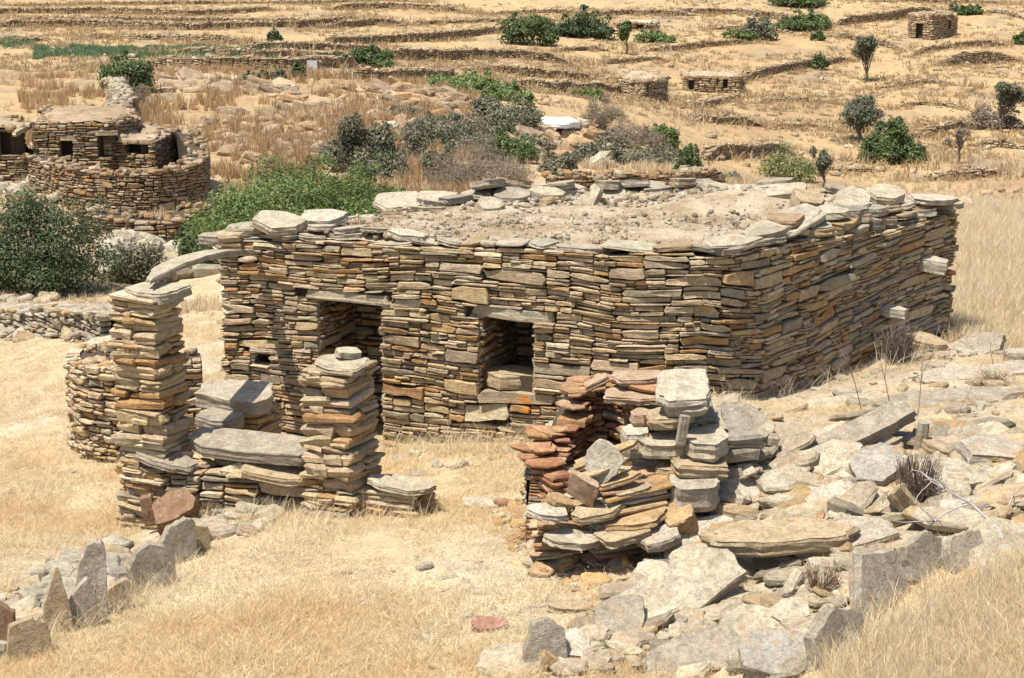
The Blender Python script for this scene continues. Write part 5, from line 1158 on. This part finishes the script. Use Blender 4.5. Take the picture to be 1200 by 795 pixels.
for a in [
 ('big dark green bush filling the left edge above the curved low wall', 36, 346, 185, 112, 'dark', 1.3, 34),
 ('wide bright green bush directly behind the left part of the building', 335, 284, 200, 88, 'bright', 1.2, 30),
 ('low green bush joining the right end of the wide bright green bush', 425, 262, 100, 55, 'bright', 1.0, 34),
 ('small green bush left of the building between wall and rocks', 226, 308, 42, 44, 'green', .9, 37),
 ('loose grey-green shrub on the bank right of the big dark bush', 163, 338, 64, 55, 'greygreen', .6, 35.5),
 ('juniper bush with a bright left side above the round-walled ruin', 150, 110, 62, 42, 'green', 1, None),
 ('dense dark green-grey bush at the left of the gully', 424, 200, 84, 54, 'greygreen', 1.2, None),
 ('dark low part of the scrub below the left gully bush', 446, 212, 54, 28, 'dark', 1, None),
 ('long low grey-green scrub above the twiggy brown bush', 520, 176, 110, 32, 'greygreen', 1, None),
 ('small round grey-green shrub between rocks in the gully', 484, 186, 26, 24, 'greygreen', 1, None),
 ('grey-green rounded bush below the bright green reeds', 588, 152, 86, 34, 'greygreen', 1.1, None),
 ('green patch of scrub at the right end of the twiggy bush', 598, 190, 60, 32, 'green', .8, None),
 ('greyish bush at the far right of the gully rocks', 700, 192, 66, 22, 'greygreen', .9, None),
 ('dusty low scrub behind the roof right of the gully', 765, 196, 80, 22, 'greygreen', .7, None),
 ('vivid green round bush behind the roof', 773, 178, 40, 30, 'bright', 1.2, None),
 ('dark green bush just above the rear roof stones', 808, 214, 34, 36, 'green', 1, None),
 ('first of two big round shrubs near the top centre, grey-green', 618, 53, 62, 33, 'green', 1, None),
 ('second darker of the two big round shrubs near the top centre', 684, 44, 62, 28, 'dark', 1.1, None),
 ('low bright green cushion right of the umbrella-shaped tree', 766, 50, 44, 12, 'bright', .9, None),
 ('flat bright green bush at the left of the thick straight terrace wall', 431, 79, 54, 21, 'green', 1.2, None),
 ('tiny green bush left of the flat bright green bush', 396, 76, 22, 12, 'green', 1, None),
 ('small lone bush on the upper left terraces', 322, 53, 18, 15, 'dark', 1, None),
 ('flat dark green bush cut by the top edge right of centre', 932, 9, 64, 16, 'green', 1, None),
 ('grey bush at the left end of the upper bush row', 890, 47, 40, 24, 'greygreen', 1, None),
 ('low bright green bush beside the grey one in the upper row', 868, 46, 36, 12, 'bright', .8, None),
 ('wide green bush at the right end of the upper bush row', 944, 37, 60, 20, 'green', 1.1, None),
 ('small round green bush below the upper bush row', 958, 48, 16, 12, 'green', 1, None),
 ('small round bush on the field wall above the grey olive', 961, 82, 18, 17, 'green', 1, None),
 ('large round dark green bush beside the tallest olive tree', 1045, 192, 64, 42, 'green', 1.6, None),
 ('pale green airy bush left of the small olive by the roof', 925, 212, 66, 34, 'lime', .45, None),
 ('low dull green cushion behind the rear roof stones', 858, 213, 24, 10, 'greygreen', 1, None),
 ('small green bush at the upper right corner', 1136, 18, 26, 12, 'green', 1, None),
 ('small grey bush left of the upper right corner bush', 1120, 14, 14, 9, 'greygreen', 1, None),
 ('green bush cut by the right edge below the corner wall', 1196, 52, 20, 12, 'green', 1, None),
 ('scrubby bush mound at the right under the windswept tree', 1165, 152, 60, 26, 'brown', .6, None),
 ('first of four small bushes along the terrace left of the white board', 292, 96, 16, 11, 'greygreen', 1, None),
 ('second of four small bushes along the terrace left of the white board', 308, 94, 14, 10, 'green', 1, None),
 ('third of four small bushes along the terrace left of the white board', 326, 94, 18, 12, 'greygreen', 1, None),
 ('upright small bush directly left of the white board', 350, 92, 17, 17, 'green', 1, None),
 ('dark scrub filling the hollow at the left foot of the twiggy bush', 515, 214, 40, 40, 'greygreen', .8, None),
 ('olive-green scrub on the bank above the long low scrub', 478, 142, 60, 15, 'greygreen', .8, None),
 ('dusty green scrub under the rounded bush below the reeds', 560, 168, 60, 22, 'greygreen', .8, None),
 ('dark low bush in front of the brown rock faces of the gully', 655, 204, 46, 24, 'greygreen', .8, None),
('ragged brown-green scrub on the earth bank above the wide green bush', 455, 214, 50, 30, 'greygreen', .7, None),
 ('dry olive scrub between the gully bush and the rounded bush', 525, 152, 50, 16, 'greygreen', .8, None),
 ('low scrub left of the brown rock faces above the roof', 622, 182, 40, 22, 'greygreen', .8, None),
 ('dark green-grey scrub right of the brown rock faces', 716, 178, 48, 20, 'greygreen', .8, None),
 ('low dark scrub under the vivid green round bush', 790, 196, 40, 18, 'dark', .8, None),
 ('green low growth beside the broken wall above the reeds', 690, 116, 40, 12, 'bright', .7, None)]:
    lb, px, py, w_, h_, kd, dn, D_ = a; bush('bush', lb, px, py, w_, h_, kd, dn, D=D_)
bush('twiggy_bush', 'large grey-brown twiggy bush in the middle of the gully behind the roof', 562, 226, 112, 56, 'brown', 1.4, twig=.75)
bush('twiggy_bush', 'bare grey twiggy bush right of the white cistern', 706, 152, 50, 34, 'brown', 1.3, twig=.85)
bush('twiggy_bush', 'low bare grey scrub behind the roof right of the white cistern', 735, 172, 80, 24, 'brown', 1.2, twig=.8)
bush('twiggy_bush', 'dark twiggy growth under the juniper above the ruin', 152, 124, 46, 26, 'brown', 1, twig=.8)
for k, (px, py, w_, h_) in enumerate([(518,104,36,14),(545,108,40,22),(570,114,36,24),(592,118,36,22),(614,124,26,16)]):
    bush('reed_clump', ['low leftmost clump of the bright green reeds', 'second clump from the left of the bright green reeds', 'tall middle clump of the bright green reeds', 'fourth clump from the left of the bright green reeds', 'rightmost clump of the bright green reeds'][k], px, py, w_, h_, 'reed', 1.0, group='bright green reed clumps', cat='reeds')
tree('olive_tree', 'tallest grey-green olive tree beside the large round dark green bush', 1006, 166, 66, 56, 'olive', .20, 1.3, 12)
tree('olive_tree', 'slender grey olive tree on the bare slope below the field wall', 1015, 96, 36, 50, 'olive', .2, 1.4, 9)
tree('olive_tree', 'small dark-stemmed olive tree right above the roof edge', 965, 220, 38, 46, 'olive', .30, 1.0, 9)
tree('umbrella_tree', 'small umbrella-shaped tree with a clear trunk near the top centre', 734, 64, 30, 36, 'green', .42, 1.6, 8)
tree('windswept_tree', 'windswept grey tree leaning to the right at the right edge', 1168, 152, 48, 52, 'olive', .45, 1.0, 10, lean=.15)
tree('bare_tree', 'nearly bare pale small tree above the right end of the roof', 1123, 192, 34, 42, 'brown', .35, .35, 10)

# ------------------------------------------------------------------ dry grass: instanced tufts (uncountable)
def tuft_mesh(seed, blades, h, w, spread, cols, flop=.8, seg=2):
    rng = np.random.default_rng(seed); V = []; F = []; T = []
    for b in range(blades):
        a = rng.uniform(0, 6.28); r = spread * math.sqrt(rng.random()); p = np.array([math.cos(a) * r, math.sin(a) * r, -.02]); L = h * rng.uniform(.45, 1.15); az = rng.uniform(0, 6.28); fl = flop * rng.uniform(.1, 1)
        d = np.array([math.cos(az) * fl, math.sin(az) * fl, 1]); d /= np.linalg.norm(d); sd = np.cross(d, rng.normal(0, 1, 3)); sd /= np.linalg.norm(sd); c = np.array(cols[int(rng.integers(len(cols)))]) * rng.uniform(.8, 1.15); o = len(V)
        for k in range(seg + 1):
            ww = w * (1 - .75 * k / seg) * rng.uniform(.8, 1.2); V += [p - sd * ww, p + sd * ww]; T += [c, c]; p = p + d * L / seg; d = d + np.array([math.cos(az) * fl * .5, math.sin(az) * fl * .5, -.25 * fl]); d /= np.linalg.norm(d)
        for k in range(seg): F.append((o + 2*k, o + 2*k + 1, o + 2*k + 3, o + 2*k + 2))
    return mesh_np('straw_tuft', np.array(V), np.array(F), M_STRAW, np.array(T))
def scatter_tufts(name, label, pts, scale, tufts, seed, idx=None):
    rng = np.random.default_rng(seed); n = len(pts); src = bpy.data.collections.new(name + '_source')
    for i, me in enumerate(tufts): o = bpy.data.objects.new('tuft_%02d' % i, me); src.objects.link(o)
    me = bpy.data.meshes.new(name); me.vertices.add(n); me.vertices.foreach_set('co', np.asarray(pts, np.float32).ravel())
    ra = me.attributes.new('rot', 'FLOAT_VECTOR', 'POINT'); rv = np.zeros((n, 3), np.float32); rv[:, 2] = rng.uniform(0, 6.28, n); rv[:, :2] = rng.normal(0, .12, (n, 2)); ra.data.foreach_set('vector', rv.ravel())
    sa = me.attributes.new('scl', 'FLOAT', 'POINT'); sa.data.foreach_set('value', np.asarray(scale, np.float32))
    ia = me.attributes.new('idx', 'INT', 'POINT'); ia.data.foreach_set('value', (rng.integers(0, len(tufts), n) if idx is None else idx).astype(np.int32))
    me.update(); o = add_obj(name, me); o['kind'] = 'stuff'; o['label'] = label
    ng = bpy.data.node_groups.new(name, 'GeometryNodeTree'); ng.interface.new_socket('Geometry', in_out='INPUT', socket_type='NodeSocketGeometry'); ng.interface.new_socket('Geometry', in_out='OUTPUT', socket_type='NodeSocketGeometry')
    N = ng.nodes; L = ng.links; gi = N.new('NodeGroupInput'); go = N.new('NodeGroupOutput'); ip = N.new('GeometryNodeInstanceOnPoints'); ci = N.new('GeometryNodeCollectionInfo')
    ci.inputs['Collection'].default_value = src; ci.inputs['Separate Children'].default_value = True; ci.inputs['Reset Children'].default_value = True; ip.inputs['Pick Instance'].default_value = True
    mp = N.new('GeometryNodeMeshToPoints'); L.new(gi.outputs[0], mp.inputs[0]); L.new(mp.outputs[0], ip.inputs['Points']); L.new(ci.outputs[0], ip.inputs['Instance'])
    for nm, ty, sk in (('rot', 'FLOAT_VECTOR', 'Rotation'), ('scl', 'FLOAT', 'Scale'), ('idx', 'INT', 'Instance Index')):
        a = N.new('GeometryNodeInputNamedAttribute'); a.data_type = ty; a.inputs['Name'].default_value = nm; L.new(a.outputs['Attribute'], ip.inputs[sk])
    L.new(ip.outputs[0], go.inputs[0]); md = o.modifiers.new('tufts', 'NODES'); md.node_group = ng; return o
def inside_path(p, x, y, grow_=0.):
    X, Y = p.at(p.S, grow_); c = np.zeros(len(x), bool); j = len(X) - 1
    Xi, Yi = X[::4], Y[::4]; j = len(Xi) - 1
    for i in range(len(Xi)):
        cond = ((Yi[i] > y) != (Yi[j] > y)) & (x < (Xi[j] - Xi[i]) * (y - Yi[i]) / (Yi[j] - Yi[i] + 1e-12) + Xi[i]); c ^= cond; j = i
    return c
def heap_mask(px, py):
    m = np.zeros(px.shape)
    def blob(poly, v, soft=14):
        xs, ys = np.array(poly).T; ins = np.zeros(px.shape, bool); j = len(xs) - 1
        for i in range(len(xs)):
            ins ^= ((ys[i] > py) != (ys[j] > py)) & (px < (xs[j] - xs[i]) * (py - ys[i]) / (ys[j] - ys[i] + 1e-9) + xs[i]); j = i
        m[ins] = np.maximum(m[ins], v)
    blob([(700,540),(850,500),(1090,490),(1200,530),(1200,640),(1060,650),(950,795),(620,795),(660,640)], .45)
    blob([(580,590),(640,540),(800,560),(780,680),(640,690)], .8)
    blob([(860,470),(1120,400),(1200,400),(1200,530),(850,540)], .3)
    blob([(0,700),(70,665),(215,600),(330,598),(300,628),(160,690),(30,760),(0,770)], .93)
    blob([(0,345),(130,385),(120,412),(0,400)], .9)
    blob([(215,500),(360,545),(340,600),(200,600)], .8)
    return m
RS = np.random.default_rng(4242)
STRAW = [(.78,.65,.42),(.74,.60,.37),(.80,.69,.47),(.68,.53,.32)]; RUST = [(.48,.30,.15),(.54,.36,.19),(.44,.27,.13),(.58,.42,.24)]; PALE = [(.80,.72,.54),(.78,.67,.46)]
def cand(n, umin, umax, y0, y1):
    u = RS.uniform(umin, umax, n); y = np.exp(RS.uniform(math.log(y0), math.log(y1), n)); return u * y, y
x, y = cand(62000, -.40, .40, 8.2, 27); z = ground(x, y); px, py = proj(x, y, z)
keep = (RS.random(len(x)) > heap_mask(px, py)) & ~inside_path(HP, x, y, .12)
pn = fbm(x / 1.1, y / 1.1, 88, 3); pn2 = fbm(x / 3.1, y / 2.2, 123, 3); pt = np.abs((py - 640) + (px - 400) * .6 + 14 * np.sin(px / 40)) * (px < 560) + 999 * (px >= 560); pn = pn - .45 * np.exp(-(pt / 16) ** 2); keep &= (pn + .9 * pn2 + RS.uniform(-.22, .4, len(x)) > -.34)
x, y, z, px, py, pn = [a[keep] for a in (x, y, z, px, py, pn)]
tall = np.clip((px - 1000) / 80, 0, 1) * np.clip((py - 690) / 40, 0, 1) + np.clip((px - 1110) / 20, 0, 1) * (py < 400)
scl = RS.uniform(.6, 1.25, len(x)) * (1 + .7 * np.clip(pn + .1, 0, .6)) * (1 + .7 * np.clip(tall, 0, 1)) * (1 - .35 * ((px > 830) & (py > 400) & (tall < .1)))
near_t = [tuft_mesh(i, 30, .085, .0026, .12, PALE + [(.82,.72,.50)], 3.4) for i in range(3)] + [tuft_mesh(4 + i, 30, .09, .0026, .12, STRAW, 2.6) for i in range(3)] + [tuft_mesh(9 + i, 22, .13, .0022, .10, [(.74,.58,.34),(.68,.51,.29),(.77,.62,.38)], 1.4) for i in range(3)]
ni = np.clip(((fbm(x / 1.6, y / 1.3, 203, 3) + .45) / .9 * 9 + RS.normal(0, 1.8, len(x))), 0, 8).astype(int)
scatter_tufts('dry_grass', 'short matted bleached straw covering the ground around the building', np.stack([x, y, z], 1), scl, near_t, 1, ni)
# wisps along the feet of walls and slabs
wx = []; 
for (x0, y0), (x1, y1), k in [((150, 612), (500, 612), 150), ((440, 532), (640, 524), 170), ((30, 762), (250, 668), 110), ((950, 790), (1110, 690), 90), ((620, 655), (800, 640), 60), ((80, 520), (150, 530), 40), ((840, 480), (1110, 415), 60)]:
    for t in RS.random(k): g_ = G(x0 + (x1 - x0) * t + RS.normal(0, 6), y0 + (y1 - y0) * t + RS.normal(0, 5)); wx.append(g_)
scatter_tufts('straw_wisps', 'thin standing straw wisps at the feet of the walls and standing slabs', np.array(wx), RS.uniform(.6, 1.5, len(wx)), [tuft_mesh(100 + i, 9, .24, .0022, .07, STRAW + PALE, .7, 3) for i in range(4)], 8)
# taller straw with seed heads: bottom right, left foreground edge
x, y = cand(9000, .2, .40, 8.2, 12.5); z = ground(x, y); px, py = proj(x, y, z); k = (py > 668 + (1200 - px) * .55) & (px > 985); x2, y2, z2 = x[k], y[k], z[k]
x, y = cand(5000, .27, .40, 19.5, 36); z = ground(x, y); k = ~inside_path(HP, x, y, .3); x, y, z = x[k], y[k], z[k]
pts = np.vstack([np.stack([x2, y2, z2], 1), np.stack([x, y, z], 1)]); sc_ = np.concatenate([RS.uniform(.8, 1.3, len(x2)), RS.uniform(1.2, 1.9, len(x))])
scatter_tufts('tall_straw', 'tall standing straw with seed heads in the right-hand field', pts, sc_, [tuft_mesh(30 + i, 24, .21, .0028, .12, STRAW + PALE + PALE + [(.70,.50,.28)], .6) for i in range(3)], 2)
# mid distance
x, y = cand(30000, -.42, .42, 27, 105); z = ground(x, y); px, py = proj(x, y, z); pn = fbm(x / 3.5, y / 4.5, 66, 3)
k = (pn + RS.uniform(-.3, .3, len(x)) > .10) & (green_mask(x, y, z) < .3); x, y, z, pn = [a[k] for a in (x, y, z, pn)]
scatter_tufts('hillside_grass', 'reddish and pale dry grass tufts over the middle distance', np.stack([x, y, z], 1), RS.uniform(.35, .9, len(x)) * (.45 + .55 * np.clip((y - 28) / 30, 0, 1)) * (1 + .8 * np.clip(pn, 0, .6)), [tuft_mesh(50 + i, 18, .40, .013, .16, RUST + STRAW + STRAW + PALE, .45) for i in range(4)], 3)
x, y = cand(9000, -.30, -.02, 44, 100); z = ground(x, y); pn = fbm(x / 1.8, y / 3, 77, 3); px, py = proj(x, y, z); k = (pn > .0) & (py > 66) & ((py < 215) | (px > 260)) ; x, y, z = x[k], y[k], z[k]
scatter_tufts('rusty_grass', 'tall rusty dry grass clumps on the bank behind the ruined houses', np.stack([x, y, z], 1), RS.uniform(.45, 1.15, len(x)), [tuft_mesh(60 + i, 18, .55, .018, .14, RUST + [(.60,.45,.26)], .28) for i in range(4)], 4)
x, y = cand(26000, -.40, .40, 100, 270); z = ground(x, y); pn = fbm(x / 6, y / 7, 99, 4); k = (pn + RS.uniform(-.25, .25, len(x)) > .08) & (green_mask(x, y, z) < .3); x, y, z = x[k], y[k], z[k]
scatter_tufts('distant_scrub', 'low brown scrub and grass tufts over the far terraces', np.stack([x, y, z], 1), RS.uniform(.5, 1.3, len(x)), [tuft_mesh(70 + i, 14, .34, .04, .40, [(.42,.32,.18),(.48,.36,.21),(.55,.43,.25),(.38,.30,.17),(.42,.28,.15)], .9) for i in range(4)], 5)
x, y = cand(14000, -.33, -.10, 100, 160); z = ground(x, y); k = green_mask(x, y, z) > .45; x, y, z = x[k], y[k], z[k]
scatter_tufts('green_crop', 'strip of low blue-green crop plants on the upper left terrace', np.stack([x, y, z], 1), RS.uniform(.6, 1.2, len(x)), [tuft_mesh(80 + i, 12, .32, .04, .25, [(.16,.22,.12),(.20,.25,.14),(.13,.20,.08)], .7) for i in range(3)], 6)
pw = []
for g_ in tw_paths:
    L_ = abs(g_[-1, 0] - g_[0, 0])
    for _ in range(int(L_ * 5)):
        x_ = RS.uniform(g_[0, 0] - 1.5, g_[-1, 0] + 1.5); y_ = float(np.interp(x_, g_[:, 0], g_[:, 1])) + (RS.normal(-.9, .6) if RS.random() < .5 else RS.normal(1.3, .8)); pw.append((x_, y_))
pw = np.array(pw); scatter_tufts('terrace_grass', 'dry grass fringing the feet and heads of the hillside terrace walls', np.stack([pw[:, 0], pw[:, 1], ground(pw[:, 0], pw[:, 1])], 1), RS.uniform(.5, 1.5, len(pw)), [tuft_mesh(110 + i, 14, .5, .035, .4, [(.50,.37,.20),(.58,.45,.26),(.44,.30,.16)], .8) for i in range(3)], 9)
# weeds on the roof
x = RS.uniform(-2.6, 5.2, 1400); y = RS.uniform(17, 21.4, 1400); k = inside_path(HP, x, y, -.35) & (fbm(x / .7, y / .5, 12, 3) > -.08); x, y = x[k], y[k]
scatter_tufts('roof_weeds', 'thin dry weeds on the gravel roof of the building', np.stack([x, y, np.full(len(x), CZ - 2.80)], 1), RS.uniform(.4, .9, len(x)), [tuft_mesh(90 + i, 16, .12, .003, .08, [(.42,.32,.20),(.52,.42,.27),(.36,.26,.17)], 1.0) for i in range(3)], 7)
